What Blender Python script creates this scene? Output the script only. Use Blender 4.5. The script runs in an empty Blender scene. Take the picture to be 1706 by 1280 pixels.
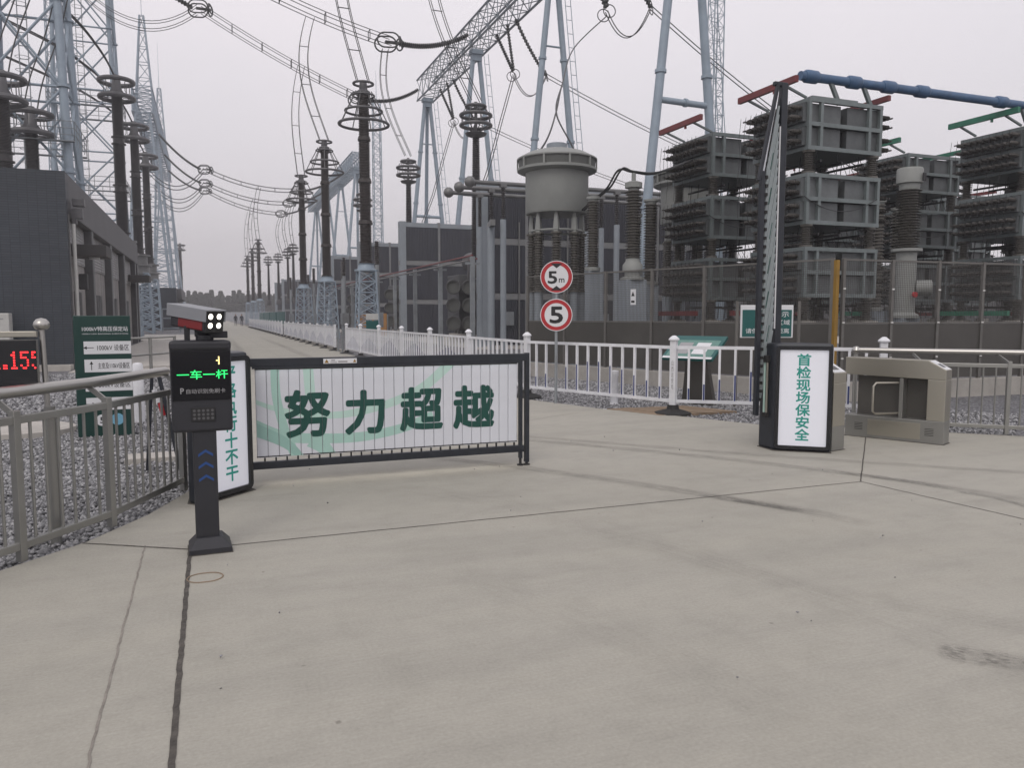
import bpy, bmesh, math, random
import numpy as np
from mathutils import Vector, Matrix
random.seed(7)
S = bpy.context.scene
C = S.collection
R = math.radians

# ---------------------------------------------------------------- camera, sky, sun, exposure
cam_data = bpy.data.cameras.new('camera'); cam = bpy.data.objects.new('camera', cam_data); C.objects.link(cam)
cam_data.sensor_width = 36; cam_data.lens = 27.43; cam_data.clip_start = 0.05; cam_data.clip_end = 3000
cam.location = (0, 0, 1.55); cam.rotation_euler = (R(90 - 5.01), 0, R(-21.27))
S.camera = cam
SUN_EL, SUN_AZ = R(48), R(215)          # azimuth clockwise from +Y
world = bpy.data.worlds.new('World'); S.world = world; world.use_nodes = True
wn = world.node_tree.nodes; wl = world.node_tree.links
bg = wn['Background']
sky = wn.new('ShaderNodeTexSky'); sky.sky_type = 'NISHITA'; sky.sun_disc = False
sky.sun_elevation = SUN_EL; sky.sun_rotation = SUN_AZ; sky.dust_density = 6.0; sky.air_density = 1.0
# overcast veil: the clear sky is washed out by an even, faintly pink cloud layer
veil = wn.new('ShaderNodeMix'); veil.data_type = 'RGBA'; veil.inputs[0].default_value = 0.90
wl.new(sky.outputs[0], veil.inputs[6])
tc = wn.new('ShaderNodeTexCoord'); nz = wn.new('ShaderNodeTexNoise'); nz.inputs['Scale'].default_value = 1.6; nz.inputs['Detail'].default_value = 3
wl.new(tc.outputs['Generated'], nz.inputs['Vector'])
cr = wn.new('ShaderNodeValToRGB')
cr.color_ramp.elements[0].position = 0.3; cr.color_ramp.elements[0].color = (6.02, 5.84, 6.12, 1)
cr.color_ramp.elements[1].position = 0.7; cr.color_ramp.elements[1].color = (6.78, 6.34, 6.58, 1)
wl.new(nz.outputs['Fac'], cr.inputs[0])
# an overcast sky is brighter overhead than at the horizon, all the way round
sz = wn.new('ShaderNodeSeparateXYZ'); wl.new(tc.outputs['Generated'], sz.inputs[0])
el = wn.new('ShaderNodeMapRange'); el.inputs[1].default_value = 0.0; el.inputs[2].default_value = 0.5; el.inputs[3].default_value = 0.90; el.inputs[4].default_value = 1.20
wl.new(sz.outputs[2], el.inputs[0])
vm = wn.new('ShaderNodeVectorMath'); vm.operation = 'SCALE'; wl.new(cr.outputs[0], vm.inputs[0]); wl.new(el.outputs[0], vm.inputs['Scale'])
wl.new(vm.outputs[0], veil.inputs[7])
wl.new(veil.outputs[2], bg.inputs[0]); bg.inputs[1].default_value = 0.135
sun_d = bpy.data.lights.new('sun', 'SUN'); sun_d.energy = 0.7; sun_d.angle = R(25); sun_d.color = (1.0, 0.965, 0.89)
sun = bpy.data.objects.new('sun', sun_d); C.objects.link(sun)
sd = Vector((math.sin(SUN_AZ) * math.cos(SUN_EL), math.cos(SUN_AZ) * math.cos(SUN_EL), math.sin(SUN_EL)))
sun.location = sd * 60; sun.rotation_euler = sd.to_track_quat('Z', 'Y').to_euler()
S.view_settings.view_transform = 'Standard'; S.view_settings.look = 'None'
S.view_settings.exposure = 0.0; S.view_settings.gamma = 1.0
S.render.engine = 'CYCLES'

# ---------------------------------------------------------------- materials
MATS = {}
def mat(name, col, rough=0.6, metal=0.0, var=0.12, scale=3.0, bump=0.0, bscale=40.0, emit=None, es=0.0, spec=None):
    if name in MATS: return MATS[name]
    m = bpy.data.materials.new(name); m.use_nodes = True; MATS[name] = m
    n = m.node_tree.nodes; l = m.node_tree.links; b = n['Principled BSDF']
    b.inputs['Roughness'].default_value = rough; b.inputs['Metallic'].default_value = metal
    if spec is not None: b.inputs['Specular IOR Level'].default_value = spec
    b.inputs['Base Color'].default_value = (*col, 1)
    if var > 0:
        t = n.new('ShaderNodeTexCoord'); z = n.new('ShaderNodeTexNoise'); z.inputs['Scale'].default_value = scale
        z.inputs['Detail'].default_value = 6; z.inputs['Roughness'].default_value = 0.65
        l.new(t.outputs['Object'], z.inputs['Vector'])
        r = n.new('ShaderNodeValToRGB'); e = r.color_ramp.elements
        e[0].position = 0.3; e[1].position = 0.72
        e[0].color = (*[c * (1 - var) for c in col], 1); e[1].color = (*[min(1, c * (1 + var)) for c in col], 1)
        l.new(z.outputs['Fac'], r.inputs[0]); l.new(r.outputs[0], b.inputs['Base Color'])
        rr = n.new('ShaderNodeMapRange'); rr.inputs[3].default_value = max(0.05, rough - 0.1); rr.inputs[4].default_value = min(1, rough + 0.1)
        l.new(z.outputs['Fac'], rr.inputs[0]); l.new(rr.outputs[0], b.inputs['Roughness'])
        if bump > 0:
            z2 = n.new('ShaderNodeTexNoise'); z2.inputs['Scale'].default_value = bscale; z2.inputs['Detail'].default_value = 4
            l.new(t.outputs['Object'], z2.inputs['Vector'])
            bp = n.new('ShaderNodeBump'); bp.inputs['Strength'].default_value = bump; bp.inputs['Distance'].default_value = 0.02
            l.new(z2.outputs['Fac'], bp.inputs['Height']); l.new(bp.outputs[0], b.inputs['Normal'])
    if emit:
        b.inputs['Emission Color'].default_value = (*emit, 1); b.inputs['Emission Strength'].default_value = es
    return m
mat('white_paint', (0.68, 0.69, 0.72), 0.4, var=0.13, scale=4)
mat('dark_metal', (0.022, 0.026, 0.034), 0.42, 0.2, 0.25, 8)
mat('black_rubber', (0.018, 0.018, 0.018), 0.75)
mat('steel_blue', (0.27, 0.33, 0.39), 0.5, 0.1, 0.14, 1.5)
mat('galvanised', (0.25, 0.27, 0.285), 0.5, 0.35, 0.2, 2)
mat('truss_steel', (0.22, 0.25, 0.28), 0.5, 0.3, 0.2, 2)
mat('stainless', (0.43, 0.41, 0.355), 0.34, 0.85, 0)
mat('stainless_dull', (0.31, 0.31, 0.295), 0.38, 0.75, 0.04, 5)
mat('rail_steel', (0.43, 0.42, 0.40), 0.33, 0.9, 0)
mat('brown_porcelain', (0.040, 0.033, 0.030), 0.35, var=0.2, scale=2)
mat('black_porcelain', (0.018, 0.016, 0.017), 0.35, var=0.2, scale=2)
mat('grey_porcelain', (0.090, 0.085, 0.074), 0.4, var=0.25, scale=3)
mat('ring_grey', (0.105, 0.105, 0.110), 0.45, 0.35, 0.15, 3)
mat('wire', (0.040, 0.042, 0.044), 0.5, 0.3, var=0)
mat('string_dark', (0.045, 0.047, 0.050), 0.4, var=0.2, scale=1)
mat('cap_frame', (0.160, 0.187, 0.190), 0.5, 0.2, 0.2, 2.5)
mat('cap_can', (0.098, 0.108, 0.112), 0.5, 0.1, 0.25, 3)
mat('cap_bushing', (0.052, 0.048, 0.043), 0.4, var=0.4, scale=9)
mat('red_paint', (0.15, 0.022, 0.024), 0.5, var=0.3, scale=5)
mat('blue_paint', (0.055, 0.115, 0.215), 0.45, var=0.22, scale=4)
mat('green_paint', (0.020, 0.155, 0.095), 0.5, var=0.25, scale=4)
mat('reactor_grey', (0.235, 0.245, 0.235), 0.55, var=0.1, scale=1.2)
mat('reactor_mesh', (0.10, 0.105, 0.10), 0.7, var=0.2, scale=30)
mat('wall_frame', (0.19, 0.195, 0.20), 0.8, var=0.15, scale=1.0, bump=0.1)
mat('beam_frame', (0.245, 0.275, 0.305), 0.6, var=0.12, scale=1.0)
mat('parapet', (0.135, 0.135, 0.142), 0.8, var=0.10, scale=0.8)
mat('pillar_grey', (0.19, 0.187, 0.187), 0.8, var=0.15, scale=1.0)
mat('pillar_dark', (0.085, 0.085, 0.088), 0.8, var=0.15)
mat('canopy_dark', (0.060, 0.058, 0.058), 0.7, var=0.15)
mat('door_dark', (0.045, 0.045, 0.048), 0.5)
mat('kerb', (0.34, 0.325, 0.30), 0.85, var=0.18, scale=2, bump=0.2)
mat('pad', (0.42, 0.40, 0.37), 0.85, var=0.15, scale=3, bump=0.2)
mat('sealant_and_contact_shade', (0.075, 0.068, 0.060), 0.9, var=0.5, scale=14, bump=0.6)
mat('sealant_grey', (0.235, 0.215, 0.19), 0.9, var=0.3, scale=10, bump=0.4)
mat('yard_panel', (0.088, 0.084, 0.077), 0.45, 0.45, 0.15, 1.2)
mat('yard_wire', (0.075, 0.072, 0.066), 0.6, 0.2, var=0)
mat('yard_post', (0.15, 0.145, 0.135), 0.5, 0.4, 0.15, 3)
mat('yellow_paint', (0.25, 0.14, 0.015), 0.55, var=0.15)
mat('bolt_white', (0.6, 0.6, 0.58), 0.5, var=0)
mat('sign_white', (0.66, 0.67, 0.69), 0.45, var=0.05)
mat('sign_red', (0.40, 0.018, 0.025), 0.45, var=0.08)
mat('ink_black', (0.012, 0.012, 0.014), 0.5, var=0)
mat('ink_green', (0.003, 0.062, 0.048), 0.5, var=0.05)
mat('ink_teal', (0.012, 0.23, 0.19), 0.5, var=0.05, emit=(0.02, 0.30, 0.24), es=0.15)
mat('ink_grey', (0.30, 0.30, 0.31), 0.5, var=0)
mat('print_mint', (0.36, 0.56, 0.50), 0.5, var=0.05)
mat('print_pale', (0.45, 0.63, 0.57), 0.5, var=0.05)
mat('print_deep', (0.29, 0.48, 0.43), 0.5, var=0.05)
mat('slat_white', (0.62, 0.64, 0.69), 0.40, var=0.04, scale=5)
mat('board_green', (0.004, 0.037, 0.030), 0.4, var=0.1)
mat('sign_green', (0.006, 0.090, 0.085), 0.4, var=0.1)
mat('light_panel', (0.62, 0.63, 0.68), 0.35, var=0.0, emit=(0.86, 0.87, 0.97), es=0.20)
mat('screen_black', (0.006, 0.006, 0.008), 0.12, var=0)
mat('cabinet_black', (0.012, 0.013, 0.016), 0.25, var=0)
mat('kiosk_grey', (0.023, 0.024, 0.030), 0.5, 0.1, 0.12, 6)
mat('camera_grey', (0.21, 0.22, 0.24), 0.45, var=0.08)
mat('camera_red', (0.17, 0.008, 0.010), 0.45, var=0.1)
mat('lectern_print', (0.10, 0.22, 0.19), 0.4, var=0.2, scale=9)
mat('led_red', (0.2, 0, 0), 0.5, var=0, emit=(1.0, 0.03, 0.035), es=2.6)
mat('led_green', (0, 0.2, 0), 0.5, var=0, emit=(0.03, 1.0, 0.22), es=1.6)
mat('led_yellow', (0.2, 0.2, 0), 0.5, var=0, emit=(1.0, 0.78, 0.32), es=2.2)
mat('led_white', (0.8, 0.8, 0.8), 0.5, var=0, emit=(1.0, 0.93, 0.80), es=3.6)
mat('strip_white', (0.8, 0.8, 0.8), 0.5, var=0, emit=(0.95, 1.0, 0.97), es=7)
mat('strip_warm', (0.8, 0.8, 0.7), 0.5, var=0, emit=(1.0, 0.88, 0.66), es=5)
mat('chevron_blue', (0.012, 0.05, 0.18), 0.5, var=0, emit=(0.02, 0.13, 0.5), es=0.04)
mat('fence_blue', (0.025, 0.042, 0.16), 0.5, var=0.1)
mat('plank_brown', (0.25, 0.185, 0.125), 0.8, var=0.25, scale=4, bump=0.3)
mat('bark', (0.06, 0.05, 0.04), 0.9)
mat('leaf', (0.030, 0.042, 0.026), 0.7, var=0.35, scale=0.5)
mat('cloth_dark', (0.02, 0.022, 0.03), 0.9)
mat('skin', (0.35, 0.22, 0.16), 0.6)
mat('ac_white', (0.50, 0.50, 0.48), 0.5, var=0.1)
mat('transformer', (0.085, 0.088, 0.092), 0.5, 0.2, 0.25, 2)
mat('pipe_grey', (0.17, 0.172, 0.172), 0.45, 0.4, 0.2, 1)
mat('wall_far', (0.30, 0.32, 0.34), 0.8, var=0.1)
mat('orange_pad', (0.40, 0.20, 0.06), 0.7, var=0.2)

def vary(name, amt):
    m = MATS[name]; n = m.node_tree.nodes; l = m.node_tree.links; b = n['Principled BSDF']; src = b.inputs['Base Color'].links[0].from_socket
    oi = n.new('ShaderNodeObjectInfo'); mr = n.new('ShaderNodeMapRange'); mr.inputs[3].default_value = 1 - amt; mr.inputs[4].default_value = 1 + amt; l.new(oi.outputs['Random'], mr.inputs[0])
    vm_ = n.new('ShaderNodeVectorMath'); vm_.operation = 'SCALE'; l.new(src, vm_.inputs[0]); l.new(mr.outputs[0], vm_.inputs['Scale']); l.new(vm_.outputs[0], b.inputs['Base Color'])
for nm_, am_ in (('cap_can', 0.22), ('cap_bushing', 0.3), ('cap_frame', 0.10), ('white_paint', 0.06), ('slat_white', 0.025), ('grey_porcelain', 0.15), ('wall_frame', 0.12), ('galvanised', 0.12)): vary(nm_, am_)
def tex_mat(name, build, rough=0.8):
    m = bpy.data.materials.new(name); m.use_nodes = True; MATS[name] = m
    n = m.node_tree.nodes; l = m.node_tree.links; b = n['Principled BSDF']; b.inputs['Roughness'].default_value = rough
    build(n, l, b); return m
def noise(n, l, vec, scale, detail=6, rough=0.6):
    z = n.new('ShaderNodeTexNoise'); z.inputs['Scale'].default_value = scale; z.inputs['Detail'].default_value = detail
    z.inputs['Roughness'].default_value = rough; l.new(vec, z.inputs['Vector']); return z.outputs['Fac']
def ramp(n, l, fac, stops):
    r = n.new('ShaderNodeValToRGB'); e = r.color_ramp.elements
    while len(e) < len(stops): e.new(0.5)
    for k, (p, c) in enumerate(stops): e[k].position = p; e[k].color = (*c, 1)
    l.new(fac, r.inputs[0]); return r.outputs[0]
def mixc(n, l, fac, a, b, mode='MIX'):
    x = n.new('ShaderNodeMix'); x.data_type = 'RGBA'; x.blend_type = mode
    if isinstance(fac, float): x.inputs[0].default_value = fac
    else: l.new(fac, x.inputs[0])
    l.new(a, x.inputs[6]); l.new(b, x.inputs[7]); return x.outputs[2]
def concrete(n, l, b):
    t = n.new('ShaderNodeTexCoord'); v = t.outputs['Object']
    mp = n.new('ShaderNodeMapping'); mp.inputs['Scale'].default_value = (0.35, 1.6, 1); mp.inputs['Rotation'].default_value = (0, 0, R(38)); l.new(v, mp.inputs[0])
    big = ramp(n, l, noise(n, l, v, 0.30, 4), [(0.3, (0.326, 0.314, 0.272)), (0.7, (0.374, 0.360, 0.316))])
    st = ramp(n, l, noise(n, l, mp.outputs[0], 1.3, 7, 0.62), [(0.30, (0.89, 0.89, 0.895)), (0.5, (1, 1, 1)), (0.72, (1.05, 1.045, 1.035))])
    fine = ramp(n, l, noise(n, l, v, 60, 5, 0.7), [(0.3, (0.88, 0.88, 0.88)), (0.7, (1.08, 1.08, 1.08))])
    mid = ramp(n, l, noise(n, l, v, 4.5, 8, 0.72), [(0.30, (0.915, 0.915, 0.91)), (0.52, (1, 1, 1)), (0.75, (1.045, 1.045, 1.04))])
    mb_ = n.new('ShaderNodeMapping'); mb_.inputs['Scale'].default_value = (3, 90, 1); mb_.inputs['Rotation'].default_value = (0, 0, R(14)); l.new(v, mb_.inputs[0])
    broom = ramp(n, l, noise(n, l, mb_.outputs[0], 1.0, 3), [(0.3, (0.955, 0.955, 0.955)), (0.7, (1.03, 1.03, 1.03))])
    st = mixc(n, l, 1.0, st, mid, 'MULTIPLY'); st = mixc(n, l, 1.0, st, broom, 'MULTIPLY')
    # scattered dark specks: oil drops and grit pressed into the slab
    vo = n.new('ShaderNodeTexVoronoi'); vo.inputs['Scale'].default_value = 3.2; vo.inputs['Randomness'].default_value = 1; l.new(v, vo.inputs['Vector'])
    nd = n.new('ShaderNodeMath'); nd.operation = 'ADD'; l.new(vo.outputs['Distance'], nd.inputs[0])
    nn = n.new('ShaderNodeMath'); nn.operation = 'MULTIPLY'; nn.inputs[1].default_value = 0.10; l.new(noise(n, l, v, 25, 2), nn.inputs[0]); l.new(nn.outputs[0], nd.inputs[1])
    sp = ramp(n, l, nd.outputs[0], [(0.062, (0.6, 0.59, 0.58)), (0.090, (1, 1, 1))])
    c = mixc(n, l, 1.0, big, st, 'MULTIPLY'); c = mixc(n, l, 1.0, c, fine, 'MULTIPLY'); c = mixc(n, l, 1.0, c, sp, 'MULTIPLY')
    l.new(c, b.inputs['Base Color'])
    bp = n.new('ShaderNodeBump'); bp.inputs['Strength'].default_value = 0.18; bp.inputs['Distance'].default_value = 0.01
    l.new(noise(n, l, v, 90, 6, 0.7), bp.inputs['Height']); l.new(bp.outputs[0], b.inputs['Normal'])
tex_mat('concrete', concrete, 0.78)
def gravel(n, l, b):
    t = n.new('ShaderNodeTexCoord'); v = t.outputs['Object']
    vo = n.new('ShaderNodeTexVoronoi'); vo.inputs['Scale'].default_value = 26; l.new(v, vo.inputs['Vector'])
    cc = n.new('ShaderNodeSeparateColor'); l.new(vo.outputs['Color'], cc.inputs[0])
    st = ramp(n, l, cc.outputs[0], [(0.0, (0.10, 0.10, 0.11)), (0.5, (0.19, 0.19, 0.205)), (1.0, (0.31, 0.31, 0.32))])
    ed = ramp(n, l, vo.outputs['Distance'], [(0.25, (1, 1, 1)), (0.75, (0.45, 0.45, 0.45))])
    c = mixc(n, l, 1.0, st, ed, 'MULTIPLY'); l.new(c, b.inputs['Base Color'])
    bp = n.new('ShaderNodeBump'); bp.inputs['Strength'].default_value = 0.7; bp.inputs['Distance'].default_value = 0.03; bp.invert = True
    l.new(vo.outputs['Distance'], bp.inputs['Height']); l.new(bp.outputs[0], b.inputs['Normal'])
tex_mat('gravel', gravel, 0.9)
def stone(n, l, b):
    g = n.new('ShaderNodeNewGeometry')
    c = ramp(n, l, g.outputs['Random Per Island'], [(0.0, (0.115, 0.116, 0.122)), (0.5, (0.225, 0.227, 0.237)), (1.0, (0.43, 0.43, 0.44))])
    l.new(c, b.inputs['Base Color'])
tex_mat('stone', stone, 0.85)
def tiles(n, l, b):
    t = n.new('ShaderNodeTexCoord'); sx = n.new('ShaderNodeSeparateXYZ'); l.new(t.outputs['Object'], sx.inputs[0])
    ad = n.new('ShaderNodeMath'); l.new(sx.outputs[0], ad.inputs[0]); l.new(sx.outputs[1], ad.inputs[1])
    cb = n.new('ShaderNodeCombineXYZ'); l.new(ad.outputs[0], cb.inputs[0]); l.new(sx.outputs[2], cb.inputs[1])
    br = n.new('ShaderNodeTexBrick'); br.offset = 0.0; br.inputs['Scale'].default_value = 1.0
    br.inputs['Brick Width'].default_value = 0.245; br.inputs['Row Height'].default_value = 0.072; br.inputs['Mortar Size'].default_value = 0.006
    br.inputs['Color1'].default_value = (0.033, 0.041, 0.053, 1); br.inputs['Color2'].default_value = (0.042, 0.050, 0.063, 1); br.inputs['Mortar'].default_value = (0.015, 0.019, 0.026, 1)
    l.new(cb.outputs[0], br.inputs['Vector'])
    dirt = ramp(n, l, noise(n, l, t.outputs['Object'], 0.5, 5), [(0.3, (0.85, 0.85, 0.85)), (0.7, (1.15, 1.15, 1.15))])
    l.new(mixc(n, l, 1.0, br.outputs['Color'], dirt, 'MULTIPLY'), b.inputs['Base Color'])
    bp = n.new('ShaderNodeBump'); bp.inputs['Strength'].default_value = 0.5; bp.inputs['Distance'].default_value = 0.006; bp.invert = True
    l.new(br.outputs['Fac'], bp.inputs['Height']); l.new(bp.outputs[0], b.inputs['Normal'])
tex_mat('dark_tile', tiles, 0.5)
def lined(name, base, pitch, axis, depth=0.02, rough=0.6):
    def f(n, l, b):
        t = n.new('ShaderNodeTexCoord'); sx = n.new('ShaderNodeSeparateXYZ'); l.new(t.outputs['Object'], sx.inputs[0])
        m = n.new('ShaderNodeMath'); m.operation = 'PINGPONG'; m.inputs[1].default_value = pitch / 2; l.new(sx.outputs[axis], m.inputs[0])
        bp = n.new('ShaderNodeBump'); bp.inputs['Strength'].default_value = 0.8; bp.inputs['Distance'].default_value = depth
        k = n.new('ShaderNodeMath'); k.operation = 'MULTIPLY'; k.inputs[1].default_value = 2 / pitch; l.new(m.outputs[0], k.inputs[0])
        l.new(k.outputs[0], bp.inputs['Height']); l.new(bp.outputs[0], b.inputs['Normal'])
        mp = n.new('ShaderNodeMapping'); mp.inputs['Scale'].default_value = (1.6, 1.6, 0.16); l.new(t.outputs['Object'], mp.inputs[0])
        l.new(ramp(n, l, noise(n, l, mp.outputs[0], 1.6, 6, 0.65), [(0.3, tuple(c * 0.72 for c in base)), (0.7, tuple(c * 1.3 for c in base))]), b.inputs['Base Color'])
    tex_mat(name, f, rough)
lined('fire_panel', (0.024, 0.027, 0.038), 0.12, 0, 0.02)
lined('louvre', (0.27, 0.27, 0.275), 0.11, 2, 0.03)
lined('bay_wall', (0.26, 0.25, 0.245), 0.30, 2, 0.01, 0.8)
def tyre(n, l, b):
    t = n.new('ShaderNodeTexCoord'); v = t.outputs['UV']
    sx = n.new('ShaderNodeSeparateXYZ'); l.new(v, sx.inputs[0])
    a = n.new('ShaderNodeMath'); a.operation = 'PINGPONG'; a.inputs[1].default_value = 0.5; l.new(sx.outputs[0], a.inputs[0])
    mp = n.new('ShaderNodeMapping'); mp.inputs['Scale'].default_value = (7, 1.1, 1); l.new(v, mp.inputs[0])
    z = noise(n, l, mp.outputs[0], 2.0, 6, 0.65)
    k1 = n.new('ShaderNodeMapRange'); k1.inputs[1].default_value = 0.0; k1.inputs[2].default_value = 0.28; l.new(a.outputs[0], k1.inputs[0])
    k2 = n.new('ShaderNodeMapRange'); k2.inputs[1].default_value = 0.38; k2.inputs[2].default_value = 0.75; k2.inputs[4].default_value = 0.75; l.new(z, k2.inputs[0])
    # ends fade out with the second UV channel stored as z in a colour attribute
    at = n.new('ShaderNodeAttribute'); at.attribute_name = 'fade'
    m1 = n.new('ShaderNodeMath'); m1.operation = 'MULTIPLY'; l.new(k1.outputs[0], m1.inputs[0]); l.new(k2.outputs[0], m1.inputs[1])
    m2 = n.new('ShaderNodeMath'); m2.operation = 'MULTIPLY'; l.new(m1.outputs[0], m2.inputs[0]); l.new(at.outputs['Fac'], m2.inputs[1])
    l.new(m2.outputs[0], b.inputs['Alpha']); b.inputs['Base Color'].default_value = (0.10, 0.095, 0.09, 1)
tex_mat('tyre_mark', tyre, 0.85)

# ---------------------------------------------------------------- mesh helpers
def basis(d):
    d = Vector(d).normalized(); u = d.cross(Vector((0, 0, 1)))
    if u.length < 1e-4: u = Vector((1, 0, 0))
    u.normalize(); return u, d.cross(u).normalized() * -1, d
class MB:
    def __init__(s): s.v = []; s.f = []
    def add(s, vs, fs):
        o = len(s.v); s.v += [tuple(v) for v in vs]; s.f += [tuple(i + o for i in f) for f in fs]; return s
    def box(s, c, d, rz=0.0, m=None):
        x, y, z = d[0] / 2, d[1] / 2, d[2] / 2
        vs = [Vector((i * x, j * y, k * z)) for i in (-1, 1) for j in (-1, 1) for k in (-1, 1)]
        M = m if m is not None else Matrix.Rotation(rz, 3, 'Z')
        vs = [M @ v + Vector(c) for v in vs]
        return s.add(vs, [(0, 1, 3, 2), (4, 6, 7, 5), (0, 4, 5, 1), (2, 3, 7, 6), (0, 2, 6, 4), (1, 5, 7, 3)])
    def beam(s, p, q, w, h):
        p, q = Vector(p), Vector(q); u, w2, d = basis(q - p)
        vs = [e + u * (a * w / 2) + w2 * (b * h / 2) for e in (p, q) for a, b in ((-1, -1), (1, -1), (1, 1), (-1, 1))]
        return s.add(vs, [(0, 1, 2, 3), (7, 6, 5, 4), (0, 4, 5, 1), (1, 5, 6, 2), (2, 6, 7, 3), (3, 7, 4, 0)])
    def path(s, pts, rad, n=6, cap=True):
        pts = [Vector(p) for p in pts]; k = len(pts)
        if not hasattr(rad, '__len__'): rad = [rad] * k
        vs = []; u0 = None
        for i, p in enumerate(pts):
            d = (pts[min(i + 1, k - 1)] - pts[max(i - 1, 0)])
            if d.length < 1e-9: d = Vector((0, 0, 1))
            d.normalize()
            if u0 is None: u0 = basis(d)[0]
            u = (u0 - d * u0.dot(d)).normalized(); w = d.cross(u); u0 = u
            for j in range(n):
                a = 2 * math.pi * j / n; vs.append(p + (u * math.cos(a) + w * math.sin(a)) * rad[i])
        fs = [(i * n + j, i * n + (j + 1) % n, (i + 1) * n + (j + 1) % n, (i + 1) * n + j) for i in range(k - 1) for j in range(n)]
        if cap: fs += [tuple(range(n - 1, -1, -1)), tuple((k - 1) * n + j for j in range(n))]
        return s.add(vs, fs)
    def tube(s, p, q, r, r2=None, n=8): return s.path([p, q], [r, r if r2 is None else r2], n)
    def lathe(s, prof, o=(0, 0, 0), d=(0, 0, 1), n=12):
        u, w, d = basis(d); o = Vector(o)
        vs = [o + d * z + (u * math.cos(2 * math.pi * j / n) + w * math.sin(2 * math.pi * j / n)) * max(r, 1e-4) for r, z in prof for j in range(n)]
        k = len(prof)
        fs = [(i * n + j, i * n + (j + 1) % n, (i + 1) * n + (j + 1) % n, (i + 1) * n + j) for i in range(k - 1) for j in range(n)]
        fs += [tuple(range(n - 1, -1, -1)), tuple((k - 1) * n + j for j in range(n))]
        return s.add(vs, fs)
    def torus(s, c, RR, r, d=(0, 0, 1), n=28, m=8, ex=0.0):
        u, w, d = basis(d); c = Vector(c); vs = []
        for i in range(n):
            a = 2 * math.pi * i / n; e = u * math.cos(a) + w * math.sin(a)
            o = c + e * RR + u * (ex if math.cos(a) > 0 else -ex)
            for j in range(m):
                b = 2 * math.pi * j / m; vs.append(o + e * (r * math.cos(b)) + d * (r * math.sin(b)))
        fs = [(i * m + j, ((i + 1) % n) * m + j, ((i + 1) % n) * m + (j + 1) % m, i * m + (j + 1) % m) for i in range(n) for j in range(m)]
        return s.add(vs, fs)
    def prism(s, poly, z0, z1):
        k = len(poly)
        vs = [(x, y, z0) for x, y in poly] + [(x, y, z1) for x, y in poly]
        return s.add(vs, [tuple(range(k - 1, -1, -1)), tuple(range(k, 2 * k))] + [(i, (i + 1) % k, (i + 1) % k + k, i + k) for i in range(k)])
    def disc(s, c, r, d, n=32, r0=0.0):
        u, w, d = basis(d); c = Vector(c)
        ring = lambda q: [c + (u * math.cos(2 * math.pi * j / n) + w * math.sin(2 * math.pi * j / n)) * q for j in range(n)]
        if r0 <= 0: return s.add(ring(r), [tuple(range(n))])
        return s.add(ring(r) + ring(r0), [(j, (j + 1) % n, n + (j + 1) % n, n + j) for j in range(n)])
    def mesh(s, name, m, smooth=False):
        me = bpy.data.meshes.new(name); me.from_pydata(s.v, [], s.f); me.update()
        if m: me.materials.append(MATS[m])
        if smooth:
            me.polygons.foreach_set('use_smooth', [True] * len(me.polygons))
            me.set_sharp_from_angle(angle=R(40))
        return me
    def build(s, name, m, parent=None, smooth=False, bevel=0.0, loc=None):
        return put(name, s.mesh(name, m, smooth), parent, bevel, loc)
def put(name, me, parent=None, bevel=0.0, loc=None, rz=0.0):
    o = bpy.data.objects.new(name, me); C.objects.link(o)
    if parent: o.parent = parent
    if loc is not None: o.location = loc
    if rz: o.rotation_euler.z = rz
    if bevel > 0:
        b = o.modifiers.new('bevel', 'BEVEL'); b.width = bevel; b.segments = 2; b.limit_method = 'ANGLE'; b.angle_limit = R(40)
    return o
def tag(o, label=None, cat=None, group=None, kind=None):
    if label: o['label'] = label
    if cat: o['category'] = cat
    if group: o['group'] = group
    if kind: o['kind'] = kind
    return o
def thing(name, label, cat, loc=(0, 0, 0), rz=0.0, group=None):
    o = bpy.data.objects.new(name, None); C.objects.link(o); o.location = loc; o.rotation_euler.z = rz; o.empty_display_size = 0.2
    return tag(o, label, cat, group)
def copy_tree(o, parent=None):
    c = o.copy(); C.objects.link(c); c.parent = parent
    for ch in list(o.children): copy_tree(ch, c)
    return c
def dup(o, loc, rz=None, label=None, group=None):
    c = copy_tree(o); c.location = loc
    if rz is not None: c.rotation_euler.z = rz
    return tag(c, label, None, group)
def struct(name, mb, m, smooth=False): return tag(mb.build(name, m, None, smooth), kind='structure')
def text_mesh(body, m, bold=0.0, ext=0.0006, spacing=1.0, lines=1.0):
    cu = bpy.data.curves.new('lettering', 'FONT'); cu.body = body; cu.size = 1.0; cu.offset = bold; cu.extrude = 0.0
    cu.space_character = spacing; cu.space_line = lines; cu.align_x = 'CENTER'; cu.resolution_u = 3
    o = bpy.data.objects.new('lettering', cu); C.objects.link(o)
    dg = bpy.context.evaluated_depsgraph_get(); dg.update()
    me = bpy.data.meshes.new_from_object(o.evaluated_get(dg)); bpy.data.objects.remove(o)
    me.materials.clear(); me.materials.append(MATS[m]); return me
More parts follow.
